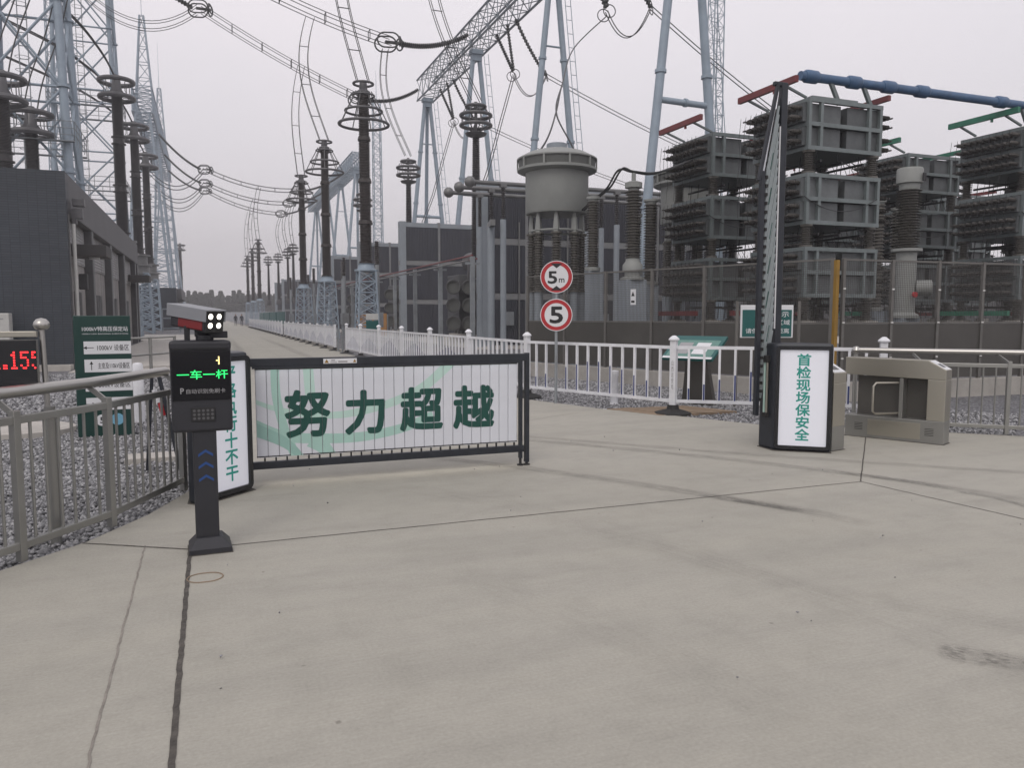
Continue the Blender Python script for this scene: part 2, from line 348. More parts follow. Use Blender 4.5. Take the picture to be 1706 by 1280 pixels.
def lettering(body, m, parent, cx, cz, w, h, y, bold=0.0, lines=1.0, spacing=1.0, cuts=None, name='lettering', M=None, label=None):
    """flat print in the local xz plane at depth y, scaled to w by h"""
    me = text_mesh(body, m, 0.0, lines=lines, spacing=spacing)
    k = len(me.vertices); co = np.empty(k * 3); me.vertices.foreach_get('co', co); co = co.reshape(-1, 3)
    lo = co.min(0); hi = co.max(0); sz = np.maximum(hi - lo, 1e-6)
    x = (co[:, 0] - (lo[0] + hi[0]) / 2) / sz[0] * (w if w else h * sz[0] / sz[1]) + cx
    z = (co[:, 1] - (lo[1] + hi[1]) / 2) / sz[1] * (h if h else w * sz[1] / sz[0]) + cz
    co = np.stack([x, np.full(k, y), z], 1)
    me.vertices.foreach_set('co', co.ravel()); me.update()
    if bold > 0:                      # heavier strokes: the same outline spread a little to all sides, in layers a hair apart
        fs = [tuple(p.vertices) for p in me.polygons]; q = bold * (h if h else w) / (body.count('\n') + 1) * 0.8; mb = MB()
        for i in range(9):
            a = i * math.pi / 4; dx, dz = (q * math.cos(a), q * math.sin(a)) if i < 8 else (0, 0)
            mb.add([(c[0] + dx, c[1] - i * 0.00004, c[2] + dz) for c in co], fs)
        me = mb.mesh('lettering', m)
    if cuts: cut_gaps(me, cuts)
    o = put(name, me, parent)
    if M is not None: o.matrix_local = M
    return o
def cut_gaps(me, cuts, half=0.0022):
    bm = bmesh.new(); bm.from_mesh(me)
    for g in cuts:
        for e in (-half, half):
            bmesh.ops.bisect_plane(bm, geom=bm.verts[:] + bm.edges[:] + bm.faces[:], plane_co=(g + e, 0, 0), plane_no=(1, 0, 0))
    dead = [f for f in bm.faces if any(abs(f.calc_center_median().x - g) < half for g in cuts)]
    bmesh.ops.delete(bm, geom=dead, context='FACES'); bm.to_mesh(me); bm.free()
def sheds(z0, z1, rc, rs, n, taper=1.0):
    """ribbed insulator profile"""
    p = []; h = (z1 - z0) / n
    for i in range(n):
        t = 1 + (taper - 1) * i / n; a = z0 + i * h
        p += [(rc * t, a), (rc * t, a + h * 0.45), (rs * t, a + h * 0.6), (rs * t * 0.97, a + h * 0.72)]
    p.append((rc * taper, z1)); return p
def smooth(pts, n=8):
    P = [Vector(p) for p in pts]; Q = []
    for i in range(len(P) - 1):
        a, b, c, d = P[max(i - 1, 0)], P[i], P[i + 1], P[min(i + 2, len(P) - 1)]
        for k in range(n):
            t = k / n; Q.append(0.5 * (2 * b + (c - a) * t + (2 * a - 5 * b + 4 * c - d) * t * t + (3 * b - a - 3 * c + d) * t ** 3))
    return Q + [P[-1]]
def sag(p, q, s, n=14):
    p, q = Vector(p), Vector(q)
    return [p.lerp(q, t) - Vector((0, 0, s * 4 * t * (1 - t))) for t in [i / n for i in range(n + 1)]]
def offs(pts, o): return [Vector(p) + Vector(o) for p in pts]

# ---------------------------------------------------------------- ground, road, apron
g = MB().add([(-900, -60, -0.06), (900, -60, -0.06), (900, 1500, -0.06), (-900, 1500, -0.06)], [(0, 1, 2, 3)])
struct('ground', g, 'gravel')
# one concrete pour: the fan-shaped apron in front of the gate, running into the service road
left = [(-6.0, -3.0), (-3.4, 2.2), (-2.2, 4.1), (-1.25, 5.42), (-0.82, 5.95), (-0.48, 6.6), (-0.12, 7.6), (-0.05, 9.0), (-0.15, 12), (-0.25, 26), (-0.25, 330)]
right = [(5.28, 330), (5.25, 33), (5.45, 20), (5.5, 13.3), (6.1, 11.45), (6.75, 10.25), (7.3, 9.0), (8.3, 8.25), (9.7, 6.95), (11.6, 5.2), (16, 0.5), (18, -3)]
poly = left + right
struct('concrete_road', MB().prism(poly, -0.2, 0.0), 'concrete')
road = bpy.data.objects['concrete_road']
def strip(pts, w, z, m, name, parent):
    mb = MB(); vs = []
    P = [Vector((x, y, z)) for x, y in pts]
    for i, p in enumerate(P):
        d = (P[min(i + 1, len(P) - 1)] - P[max(i - 1, 0)]).normalized(); nn = Vector((-d.y, d.x, 0)) * w / 2
        vs += [p - nn, p + nn]
    mb.add(vs, [(2 * i, 2 * i + 2, 2 * i + 3, 2 * i + 1) for i in range(len(P) - 1)])
    return mb.build(name, m, parent)
def wob(a, b, amp, n=40):
    r = random.Random(hash((round(a[0] * 10), round(b[1] * 10))) % 999); a, b = Vector(a), Vector(b); d = (b - a).normalized(); nn = Vector((-d.y, d.x))
    return [tuple(a.lerp(b, i / n) + nn * amp * (r.random() - 0.5)) for i in range(n + 1)]
strip(wob((-0.17, 1.0), (-0.155, 5.6), 0.005, 90), 0.024, 0.003, 'sealant_and_contact_shade', 'expansion_joint', road)
strip(wob((-0.43, 1.0), (-0.43, 2.95), 0.005, 40) + wob((-0.435, 3.0), (-0.44, 5.70), 0.007, 50), 0.009, 0.003, 'sealant_grey', 'saw_cut', road)
strip(wob((-0.86, 5.93), (-0.16, 5.50), 0.004), 0.013, 0.0035, 'sealant_and_contact_shade', 'expansion_joint', road)
strip(wob((0.0, 5.50), (5.65, 5.52), 0.006), 0.010, 0.003, 'sealant_and_contact_shade', 'expansion_joint', road)
strip(wob((5.65, 5.52), (8.16, 7.91), 0.006), 0.011, 0.003, 'sealant_and_contact_shade', 'expansion_joint', road)
strip(wob((5.65, 5.52), (5.95, 1.4), 0.006), 0.010, 0.003, 'sealant_and_contact_shade', 'expansion_joint', road)
strip(wob((0.1, 8.28), (5.5, 11.2), 0.03), 0.010, 0.003, 'sealant_grey', 'saw_cut', road)
strip([(0.05, y) for y in range(9, 140)], 0.014, 0.003, 'sealant_grey', 'expansion_joint', road)
strip([(2.5, y) for y in range(11, 200)], 0.012, 0.003, 'sealant_grey', 'expansion_joint', road)
for y in range(14, 120, 5): strip([(-0.2, y), (5.2, y)], 0.012, 0.0032, 'sealant_grey', 'expansion_joint', road)
def tyre_mark(pts, w, f):
    P = [Vector((x, y, 0.004)) for x, y in pts]; Q = []
    for i in range(len(P) - 1):                      # smooth curve
        a, b, c, d = P[max(i - 1, 0)], P[i], P[i + 1], P[min(i + 2, len(P) - 1)]
        for k in range(12):
            t = k / 12; Q.append(0.5 * (2 * b + (c - a) * t + (2 * a - 5 * b + 4 * c - d) * t * t + (3 * b - a - 3 * c + d) * t ** 3))
    Q.append(P[-1]); vs = []; n = len(Q)
    for i, p in enumerate(Q):
        d = (Q[min(i + 1, n - 1)] - Q[max(i - 1, 0)]).normalized(); nn = Vector((-d.y, d.x, 0)) * w / 2; vs += [p - nn, p + nn]
    me = MB().add(vs, [(2 * i, 2 * i + 2, 2 * i + 3, 2 * i + 1) for i in range(n - 1)]).mesh('tyre_mark', 'tyre_mark')
    uv = me.uv_layers.new(name='UVMap'); at = me.attributes.new('fade', 'FLOAT', 'POINT')
    for lp in me.loops: uv.data[lp.index].uv = (lp.vertex_index % 2, (lp.vertex_index // 2) * 0.25)
    for i in range(2 * n):
        t = (i // 2) / (n - 1); at.data[i].value = f * min(1, 6 * t, 6 * (1 - t))
    put('tyre_mark', me, road)
tyre_mark([(0.6, 9.6), (2.3, 8.1), (3.4, 6.6), (4.1, 5.35), (4.35, 4.9), (4.55, 4.3)], 0.26, 0.55)
tyre_mark([(3.95, 5.6), (4.2, 5.15), (4.33, 4.85)], 0.19, 1.0)
tyre_mark([(1.9, 10.8), (3.6, 9.0), (5.0, 7.2), (5.8, 5.9), (6.2, 5.0), (6.4, 4.2)], 0.26, 0.55)
tyre_mark([(5.75, 6.0), (6.05, 5.4), (6.15, 5.0)], 0.17, 1.2)
tyre_mark([(4.05, 5.35), (4.22, 5.08), (4.36, 4.80)], 0.13, 1.2)
tyre_mark([(6.1, 4.9), (6.2, 4.6), (6.15, 4.2)], 0.12, 0.9)
tyre_mark([(2.6, 10.4), (4.1, 8.8), (5.4, 7.3), (6.8, 5.9), (8.4, 4.4)], 0.24, 0.45)
tyre_mark([(3.1, 2.55), (3.3, 2.35), (3.6, 2.1)], 0.24, 0.85)
tyre_mark([(1.0, 7.4), (2.2, 6.0), (2.9, 4.2), (3.2, 2.6), (3.3, 1.6)], 0.4, 0.12)
tyre_mark([(2.4, 5.4), (2.9, 4.0), (3.5, 2.9), (4.4, 1.8)], 0.3, 0.14)
tyre_mark([(1.3, 4.5), (1.8, 3.3), (2.1, 2.2)], 0.4, 0.10)
tyre_mark([(1.2, 12), (1.3, 25), (1.35, 60)], 0.5, 0.5)
tyre_mark([(3.4, 12), (3.5, 25), (3.55, 60)], 0.5, 0.5)
MB().torus((-0.06, 4.86, 0.002), 0.085, 0.004, n=40, m=6, ex=0.015).build('rust_ring_stain', 'plank_brown', road)
# concrete margins along the left hall and around the plant
struct('pavement', MB().box((-2.0, 40, -0.045), (3.4, 27, 0.09)).box((-2.9, 62, -0.02), (4.6, 16, 0.05)).box((-2.05, 25.6, -0.07), (3.3, 1.4, 0.04)), 'pad')
struct('kerb', MB().box((-0.31, 70, 0.0), (0.12, 118, 0.2)).box((5.36, 175, 0.0), (0.12, 284, 0.2)), 'kerb')
struct('plant_floor', MB().box((28, 90, -0.05), (32, 110, 0.05)), 'pad')
tag(MB().lathe([(0.62, 0), (0.62, 0.10), (0.55, 0.12)], (-2.35, 12.1, -0.06), n=24).build('manhole_collar', 'pad'), 'round raised concrete collar lying in the gravel beside the green direction board', 'manhole')
hp = thing('cover_plank', 'brown timber ramp boards laid over the gravel beside the lectern sign', 'ramp', (0, 0, 0))
for i in range(6):
    x0 = 6.15 + i * 0.24; MB().prism([(x0, 11.45 - i * 0.02), (x0 + 0.225, 11.44 - i * 0.02), (x0 + 0.60, 10.38), (x0 + 0.375, 10.40)], -0.03, 0.006 + 0.004 * (i % 2)).build('board', 'plank_brown', hp)
# loose stones lying on the gravel, near the camera only
def stones(zones, name, label):
    rng = np.random.default_rng(3); V = []; F = []; k = 0
    octa = np.array([(1, 0, 0), (-1, 0, 0), (0, 1, 0), (0, -1, 0), (0, 0, 1), (0, 0, -1)], float)
    fc = np.array([(0, 2, 4), (2, 1, 4), (1, 3, 4), (3, 0, 4), (2, 0, 5), (1, 2, 5), (3, 1, 5), (0, 3, 5)])
    for (pl, n, lo, hi) in zones:
        pl = np.array(pl); mn, mx = pl.min(0), pl.max(0); pts = rng.random((n * 3, 2)) * (mx - mn) + mn
        ins = np.zeros(len(pts), bool); j = len(pl) - 1
        for i in range(len(pl)):
            xi, yi = pl[i]; xj, yj = pl[j]
            ins ^= ((yi > pts[:, 1]) != (yj > pts[:, 1])) & (pts[:, 0] < (xj - xi) * (pts[:, 1] - yi) / (yj - yi + 1e-12) + xi); j = i
        pts = pts[ins][:n]; m = len(pts)
        sz = rng.uniform(lo, hi, (m, 1, 1)); v = octa[None] * sz * rng.uniform(0.6, 1.25, (m, 6, 1)) * np.array([1, 1, 0.75]) + rng.normal(0, 0.15, (m, 6, 3)) * sz
        a = rng.random(m) * 6.28; ca, sa = np.cos(a)[:, None], np.sin(a)[:, None]
        x = v[..., 0] * ca - v[..., 1] * sa; y = v[..., 0] * sa + v[..., 1] * ca
        v = np.stack([x + pts[:, :1], y + pts[:, 1:], v[..., 2] - 0.055 + rng.random((m, 1)) * 0.03], -1)
        V.append(v.reshape(-1, 3)); F.append((fc[None] + (np.arange(m) * 6)[:, None, None] + k).reshape(-1, 3)); k += m * 6
    V = np.concatenate(V); F = np.concatenate(F); me = bpy.data.meshes.new(name)
    me.vertices.add(len(V)); me.vertices.foreach_set('co', V.ravel().astype('f')); me.loops.add(F.size); me.loops.foreach_set('vertex_index', F.ravel().astype('i'))
    me.polygons.add(len(F)); me.polygons.foreach_set('loop_start', np.arange(0, F.size, 3).astype('i')); me.update(calc_edges=True); me.validate()
    me.materials.append(MATS['stone']); tag(put(name, me), label, 'gravel', None, 'stuff')
stones([([(-3.2, 4.1), (-2.25, 4.15), (-1.28, 5.45), (-0.85, 6.0), (-0.5, 6.65), (-0.15, 7.65), (-0.1, 9.0), (-3.2, 9.0)], 26000, 0.014, 0.030),
        ([(-3.4, 9), (-0.15, 9), (-0.25, 14), (-4.6, 14)], 22000, 0.018, 0.034),
        ([(-4.6, 14), (-0.3, 14), (-0.3, 24), (-6.5, 24)], 16000, 0.025, 0.045)], 'gravel_bed', 'grey crushed stone covering the ground inside the curved steel railing')
stones([([(-0.6, 2.6), (6.5, 2.0), (6.0, 9.0), (1.0, 8.5)], 40, 0.004, 0.011)], 'grit', 'few specks of loose grit lying on the concrete apron')
for v_ in bpy.data.objects['grit'].data.vertices: v_.co.z += 0.050
stones([([(5.6, 13.2), (6.15, 11.5), (6.8, 10.3), (7.35, 9.05), (8.35, 8.3), (9.75, 7.0), (12, 8.6), (10.7, 11.4), (8.0, 18.5), (6, 17)], 34000, 0.015, 0.034)], 'gravel_strip', 'grey crushed stone between the white fence and the mesh screen')

# ---------------------------------------------------------------- lane kiosk with plate-reading camera
k = thing('lane_kiosk', 'dark grey lane kiosk with green lit characters and a camera on its post', 'kiosk', (-0.03, 5.47, 0), R(2))
b = MB().lathe([(0.185, 0), (0.185, 0.035), (0.11, 0.10)], n=4); M4 = Matrix.Rotation(R(45), 3, 'Z'); b.v = [tuple(M4 @ Vector(v)) for v in b.v]
b.build('base_plate', 'kiosk_grey', k, bevel=0.004)
MB().box((0, 0, 0.002), (0.275, 0.275, 0.006)).build('contact_shade', 'sealant_and_contact_shade', k)  # thin dark rim added as painted contact shade around the kiosk base
col = MB().box((-0.012, 0, 0.45), (0.145, 0.13, 0.76)).build('post', 'kiosk_grey', k, bevel=0.012)
for z in (0.67, 0.59, 0.505):
    MB().add([(-0.055, 0, z - 0.018), (-0.010, 0, z + 0.012), (0.035, 0, z - 0.018), (0.035, 0, z - 0.036), (-0.010, 0, z - 0.006), (-0.055, 0, z - 0.036)], [(0, 1, 4, 5), (1, 2, 3, 4)]).build('arrow_mark', 'chevron_blue', col).location.y = -0.0675
hd = MB().prism([(-0.205, -0.085), (0.165, -0.085), (0.150, 0.09), (-0.19, 0.09)], 0.80, 1.37).build('display_housing', 'kiosk_grey', k, bevel=0.018)
MB().prism([(-0.207, -0.098), (0.167, -0.098), (0.150, 0.095), (-0.19, 0.095)], 1.325, 1.392).build('hood', 'kiosk_grey', k, bevel=0.02)
MB().box((-0.02, -0.087, 1.165), (0.352, 0.008, 0.315)).build('screen', 'screen_black', hd)
def dot(px, py, x0, z0, dx, dz, r, m, parent, y):
    mb = MB()
    for i, j in zip(px, py):
        cx, cz = x0 + i * dx, z0 - j * dz
        mb.add([(cx - r, y, cz - r), (cx + r, y, cz - r), (cx + r, y, cz + r), (cx - r, y, cz + r)], [(0, 1, 2, 3)])
    return mb
lettering('一车一杆', 'led_green', hd, -0.012, 1.173, 0.305, 0.058, -0.0915, 0.006)
MB().box((0.088, -0.0915, 1.262), (0.007, 0.001, 0.052)).box((0.078, -0.0915, 1.262), (0.014, 0.001, 0.006)).build('lettering', 'led_yellow', hd)
lettering('P', 'ink_grey', hd, -0.137, 1.070, 0.020, 0.036, -0.0915, 0.03)
lettering('自动识别免刷卡', 'ink_grey', hd, 0.005, 1.066, 0.235, 0.030, -0.0915, 0.004)
MB().box((-0.015, -0.088, 0.915), (0.145, 0.010, 0.092)).build('speaker_plate', 'ink_black', hd, bevel=0.003)
for j in range(3):
    for i in range(5): MB().disc((-0.069 + i * 0.027, -0.0935, 0.940 - j * 0.025), 0.0088, (0, -1, 0), 12).build('speaker_hole', 'ring_grey', hd)
MB().box((-0.095, 0.0, 1.42), (0.035, 0.03, 0.13)).build('bracket', 'cabinet_black', k, bevel=0.004)
MB().lathe([(0.055, 0), (0.055, 0.03), (0.04, 0.045), (0.04, 0.06)], (0.01, 0, 1.392), n=16).box((0.085, -0.01, 1.427), (0.13, 0.05, 0.045)).box((0.0, 0.0, 1.44), (0.10, 0.05, 0.05)).build('swivel_mount', 'kiosk_grey', k, bevel=0.003)
# camera housing on top: it looks right towards the lane and slightly down
cf = Matrix.Translation((-0.048, 0.03, 1.545)) @ Matrix.Rotation(R(-52), 4, 'Z') @ Matrix.Rotation(R(7), 4, 'Y')
def cambox(dims, ctr, nm, m, bev):
    mb = MB().box(ctr, dims); mb.v = [tuple(cf @ Vector(v)) for v in mb.v]; return mb.build(nm, m, k, bevel=bev)
cambox((0.33, 0.130, 0.135), (0.015, 0, -0.012), 'camera_housing', 'kiosk_grey', 0.012)
cambox((0.38, 0.160, 0.010), (0.02, 0, 0.062), 'sun_shield', 'camera_grey', 0.004)
cambox((0.37, 0.006, 0.074), (0.018, -0.077, 0.025), 'sun_shield', 'camera_grey', 0.002)
cambox((0.37, 0.006, 0.074), (0.018, 0.077, 0.025), 'sun_shield', 'camera_grey', 0.002)
cambox((0.23, 0.137, 0.060), (0.045, 0, -0.042), 'red_side_band', 'camera_red', 0.006)
face = cambox((0.014, 0.144, 0.142), (0.186, 0, -0.012), 'lamp_plate', 'cabinet_black', 0.004)
for dy in (-0.033, 0.033):
    for dz in (-0.036, 0.022):
        MB().disc(cf @ Vector((0.1945, dy, dz)), 0.0175, cf.to_3x3() @ Vector((1, 0, 0)), 16).build('lamp', 'led_white', face)

# ---------------------------------------------------------------- barrier machines with lit panels, fence gate and raised gate
def machine(loc, rz, txt, label, side):
    """cabinet with a rounded lit panel on its local -y face"""
    t = thing('barrier_machine', label, 'barrier machine', loc, rz)
    w = 0.62
    MB().prism([(side * a, b_) for a, b_ in ((0.31, 0.0), (0.33, 0.02), (0.474, 0.22), (0.40, 0.42), (0.05, 0.42), (-0.31, 0.10), (-0.31, 0.0))][::side], 0.0, 1.235).build('cabinet', 'dark_metal', t, bevel=0.03)
    MB().prism([(side * a, b_) for a, b_ in ((0.318, -0.052), (0.345, 0.01), (0.485, 0.22), (0.41, 0.43), (0.04, 0.43), (-0.318, 0.11), (-0.318, -0.052))][::side], 0.0, 0.005).build('contact_shade', 'sealant_and_contact_shade', t)  # dark plate painting the contact shade around the cabinet foot
    fr = MB(); pw, z0, z1 = w - 0.02, 0.025, 1.205
    def rr(hw, a, c, r, y):
        out = []
        for cx, cz, s in ((hw - r, c - r, 0), (-hw + r, c - r, 90), (-hw + r, a + r, 180), (hw - r, a + r, 270)):
            out += [(cx + r * math.cos(R(s + q * 22.5)), y, cz + r * math.sin(R(s + q * 22.5))) for q in range(5)]
        return out
    o1, o2 = rr(pw / 2, z0, z1, 0.05, 0.0), rr(pw / 2, z0, z1, 0.05, -0.045)
    i2, i1 = rr(pw / 2 - 0.042, z0 + 0.042, z1 - 0.042, 0.012, -0.045), rr(pw / 2 - 0.042, z0 + 0.042, z1 - 0.042, 0.012, -0.02)
    n = 20; vs = o1 + o2 + i2 + i1
    fr.add(vs, [(a * n + i, a * n + (i + 1) % n, (a + 1) * n + (i + 1) % n, (a + 1) * n + i) for a in range(3) for i in range(n)]).build('panel_frame', 'cabinet_black', t)
    lp = MB().add([(x, -0.024, z) for x, _, z in i1], [tuple(range(n))]).build('lit_panel', 'light_panel', t)
    lettering('\n'.join(txt), 'ink_teal', lp, 0.0 if side < 0 else 0.06, (z0 + z1) / 2 + 0.01, 0.150, 0.985, -0.0255, 0.035)
    return t
mR = machine((6.29, 7.03, 0), R(-39), '首检现场保安全', 'dark barrier cabinet with lit white panel below the raised gate arm', -1)
mL = machine((0.10, 7.02, 0), R(46), '严格执行十不干', 'dark barrier cabinet with lit white panel hinging the closed slat gate', 1)
for dx, mm in ((0.0, 'stainless'), (0.034, 'print_pale')):   # door handle bars on the flank of the right cabinet
    MB().tube((-0.391 - dx * 0.83, 0.073 + dx * 1.17, 0.40), (-0.391 - dx * 0.83, 0.073 + dx * 1.17, 1.04), 0.013, n=8).build('side_bar', mm, mR)
MB().box((-0.402, 0.090, 0.40), (0.05, 0.085, 0.05), R(36)).box((-0.402, 0.090, 1.05), (0.05, 0.085, 0.08), R(36)).build('bar_clamp', 'black_rubber', mR, bevel=0.006)
# closed gate arm, hung from the left cabinet
GX0, GX1, GY = 0.33, 3.06, 7.43
gt = thing('slat_gate', 'closed boom gate of white printed slats in a black frame across the lane', 'gate', (0, GY, 0))
MB().box(((GX0 + GX1) / 2, 0, 1.125), (GX1 - GX0, 0.06, 0.075)).build('top_beam', 'dark_metal', gt, bevel=0.006)
MB().box(((GX0 + GX1) / 2 - 0.03, 0, 0.185), (GX1 - GX0 - 0.02, 0.05, 0.055)).build('bottom_rail', 'dark_metal', gt, bevel=0.006)
MB().box((2.985, 0, 0.60), (0.035, 0.045, 1.05)).build('end_post', 'dark_metal', gt, bevel=0.004)
p2 = MB().box((3.055, 0, 0.60), (0.045, 0.05, 1.14)).build('end_post', 'dark_metal', gt, bevel=0.004)
for x in (2.985, 3.055): MB().lathe([(0.035, 0), (0.035, 0.012), (0.014, 0.02), (0.014, 0.09)], (x, 0, 0), n=12).build('foot', 'black_rubber', gt)
NS = 26; SX0, SX1 = 0.385, 2.945; SW = (SX1 - SX0) / NS
cuts = [SX0 + i * SW for i in range(NS + 1)]
slat = MB().prism([(-SW / 2 + 0.0017, -0.005), (-SW / 2 + 0.007, -0.010), (SW / 2 - 0.007, -0.010), (SW / 2 - 0.0017, -0.005), (SW / 2 - 0.0017, 0.008), (-SW / 2 + 0.0017, 0.008)], -0.405, 0.405).mesh('slat', 'slat_white')
gask = MB().box((0, 0, 0), (0.0030, 0.006, 0.80)).mesh('gasket', 'black_rubber')
peg = MB().box((0, 0, 0), (0.014, 0.016, 0.055)).mesh('peg', 'black_rubber')
for i in range(NS):
    x = SX0 + (i + 0.5) * SW
    o = put('slat', slat, gt, 0, (x, 0, 0.655)); o.rotation_euler.y = random.uniform(-0.002, 0.002); o.location.z += random.uniform(-0.002, 0.002)
    if i: put('gasket', gask, gt, 0, (x - SW / 2, 0.004, 0.655))
    put('peg', peg, gt, 0, (x + 0.02, 0, 0.232)); put('peg', peg, gt, 0, (x + 0.02, 0, 1.070)).scale.z = 0.5
for zz in (0.258, 1.062): MB().box(((SX0 + SX1) / 2, 0.0, zz), (SX1 - SX0, 0.022, 0.010)).build('slat_track', 'black_rubber', gt)
MB().box(((SX0 + SX1) / 2, -0.020, 1.0835), (SX1 - SX0 - 0.05, 0.008, 0.005)).build('lamp_strip', 'strip_white', gt)
MB().box(((SX0 + SX1) / 2, -0.0312, 1.079), (GX1 - GX0 - 0.12, 0.0024, 0.022)).build('lamp_lip', 'dark_metal', gt)
MB().box(((GX0 + GX1) / 2, 0, 0.1555), (GX1 - GX0 - 0.25, 0.012, 0.004)).build('ground_lamp_strip', 'strip_warm', gt)
for yy in (-0.024, 0.024): MB().box(((GX0 + GX1) / 2 - 0.03, yy, 0.152), (GX1 - GX0 - 0.03, 0.002, 0.016)).build('lamp_lip', 'dark_metal', gt)
def band(pts, w, m, y):
    """printed curved band, cut at every slat joint and clipped to the slats"""
    P = [Vector((x, 0, z)) for x, z in pts]; Q = []
    for i in range(len(P) - 1):
        a, b_, c, d = P[max(i - 1, 0)], P[i], P[i + 1], P[min(i + 2, len(P) - 1)]
        for kk in range(14):
            t = kk / 14; Q.append(0.5 * (2 * b_ + (c - a) * t + (2 * a - 5 * b_ + 4 * c - d) * t * t + (3 * b_ - a - 3 * c + d) * t ** 3))
    Q.append(P[-1]); vs = []
    for i, p in enumerate(Q):
        d = (Q[min(i + 1, len(Q) - 1)] - Q[max(i - 1, 0)]).normalized(); nn = Vector((-d.z, 0, d.x)) * (w[0] + (w[1] - w[0]) * i / (len(Q) - 1)) / 2
        vs += [p - nn, p + nn]
    me = MB().add([(v.x, y, v.z) for v in vs], [(2 * i, 2 * i + 2, 2 * i + 3, 2 * i + 1) for i in range(len(Q) - 1)]).mesh('printed_band', m)
    bm = bmesh.new(); bm.from_mesh(me)
    for co, no in (((SX0 + 0.004, 0, 0), (-1, 0, 0)), ((SX1 - 0.004, 0, 0), (1, 0, 0)), ((0, 0, 0.252), (0, 0, -1)), ((0, 0, 1.058), (0, 0, 1))):
        bmesh.ops.bisect_plane(bm, geom=bm.verts[:] + bm.edges[:] + bm.faces[:], plane_co=co, plane_no=no, clear_outer=True)
    bm.to_mesh(me); bm.free(); cut_gaps(me, cuts[1:-1], 0.003); put('printed_band', me, gt)
band([(0.36, 0.56), (0.62, 0.44), (0.95, 0.40), (1.35, 0.395), (1.75, 0.46), (2.05, 0.57)], (0.10, 0.085), 'print_mint', -0.0104)
band([(0.36, 0.78), (0.55, 0.70), (0.85, 0.63), (1.2, 0.62), (1.6, 0.70), (1.95, 0.85), (2.25, 1.10)], (0.035, 0.10), 'print_pale', -0.0108)
band([(0.56, 1.10), (0.57, 0.80), (0.64, 0.48), (0.74, 0.22)], (0.075, 0.085), 'print_mint', -0.0112)
band([(0.36, 0.52), (0.60, 0.40), (0.72, 0.30), (0.80, 0.20)], (0.12, 0.05), 'print_deep', -0.0116)
band([(0.855, 1.10), (0.865, 0.92), (0.875, 0.80)], (0.094, 0.094), 'print_pale', -0.0105)
band([(0.88, 0.40), (0.97, 0.33), (1.06, 0.22)], (0.17, 0.10), 'print_mint', -0.0107)
for ch, x0, x1, z0, z1 in (('努', 0.65, 1.04, 0.43, 0.85), ('力', 1.20, 1.56, 0.43, 0.83), ('超', 1.73, 2.14, 0.435, 0.84), ('越', 2.27, 2.68, 0.43, 0.84)):
    lettering(ch, 'ink_green', gt, (x0 + x1) / 2, (z0 + z1) / 2, x1 - x0, z1 - z0, -0.0122, 0.045, cuts=cuts[1:-1])
st = MB().box((1.15, -0.0315, 1.127), (0.31, 0.002, 0.046)).build('warning_sticker', 'sign_white', gt)
MB().add([(1.005, -0.033, 1.110), (1.045, -0.033, 1.110), (1.025, -0.033, 1.145)], [(0, 1, 2)]).add([(1.27, -0.033, 1.112), (1.30, -0.033, 1.112), (1.285, -0.033, 1.143)], [(0, 1, 2)]).build('warning_mark', 'yellow_paint', st)
MB().box((1.085, -0.033, 1.134), (0.035, 0.001, 0.012)).box((1.09, -0.033, 1.115), (0.06, 0.001, 0.007)).box((1.175, -0.033, 1.120), (0.085, 0.001, 0.014)).build('small_print', 'ink_grey', st)
# raised gate arm on the right cabinet: the two rails fold together and the slats slide into a pack between them
ra = thing('raised_gate', 'raised boom gate folded upright with its slats packed between two black rails', 'gate', (6.17, 7.40, 0))
MB().box((0.03, 0, 2.66), (0.085, 0.06, 3.06)).build('main_rail', 'dark_metal', ra, bevel=0.006)
MB().box((-0.235, 0, 1.79), (0.055, 0.05, 2.80)).build('lower_rail', 'dark_metal', ra, bevel=0.005)
for dx, yy in ((0.0, -0.03), (0.05, 0.02)): MB().beam((-0.305 + dx * 3.2, yy, 3.08), (-0.075 + dx * 2.0, yy, 4.16), 0.034, 0.034).build('end_post', 'dark_metal', ra)
MB().beam((-0.235, 0.0, 3.19), (-0.075, 0.0, 4.06), 0.012, 0.05).build('end_slat', 'slat_white', ra)
MB().box((-0.03, 0, 4.17), (0.16, 0.05, 0.05)).build('hinge_cap', 'dark_metal', ra, bevel=0.01)
mat('slat_edge_shaded', (0.30, 0.34, 0.35), 0.5, 0.2, 0.15, 6)  # aluminium edge grey, with the packed slats' mutual shading put into the colour
fs = MB().beam((-0.185, 0, -0.40), (-0.035, 0, 0.40), 0.022, 0.0125).mesh('slat', 'slat_edge_shaded')
for i in range(27):
    z = 0.98 + i * 0.098
    o = put('slat', fs, ra, 0, (0.0, -0.004 - 0.0025 * (i % 3), z))
    MB().box((-0.190, -0.012, z - 0.405), (0.030, 0.040, 0.034)).build('slat_shoe', 'black_rubber', ra)
    if i % 4 == 1: MB().beam((-0.150 + 0.012 * (i % 3), -0.019, z - 0.22), (-0.115 + 0.012 * (i % 3), -0.019, z - 0.03), 0.0007, 0.010).build('printed_mark', 'ink_green', ra)
MB().box((-0.018, -0.02, 2.55), (0.012, 0.012, 2.3)).build('lamp_strip', 'sign_white', ra)

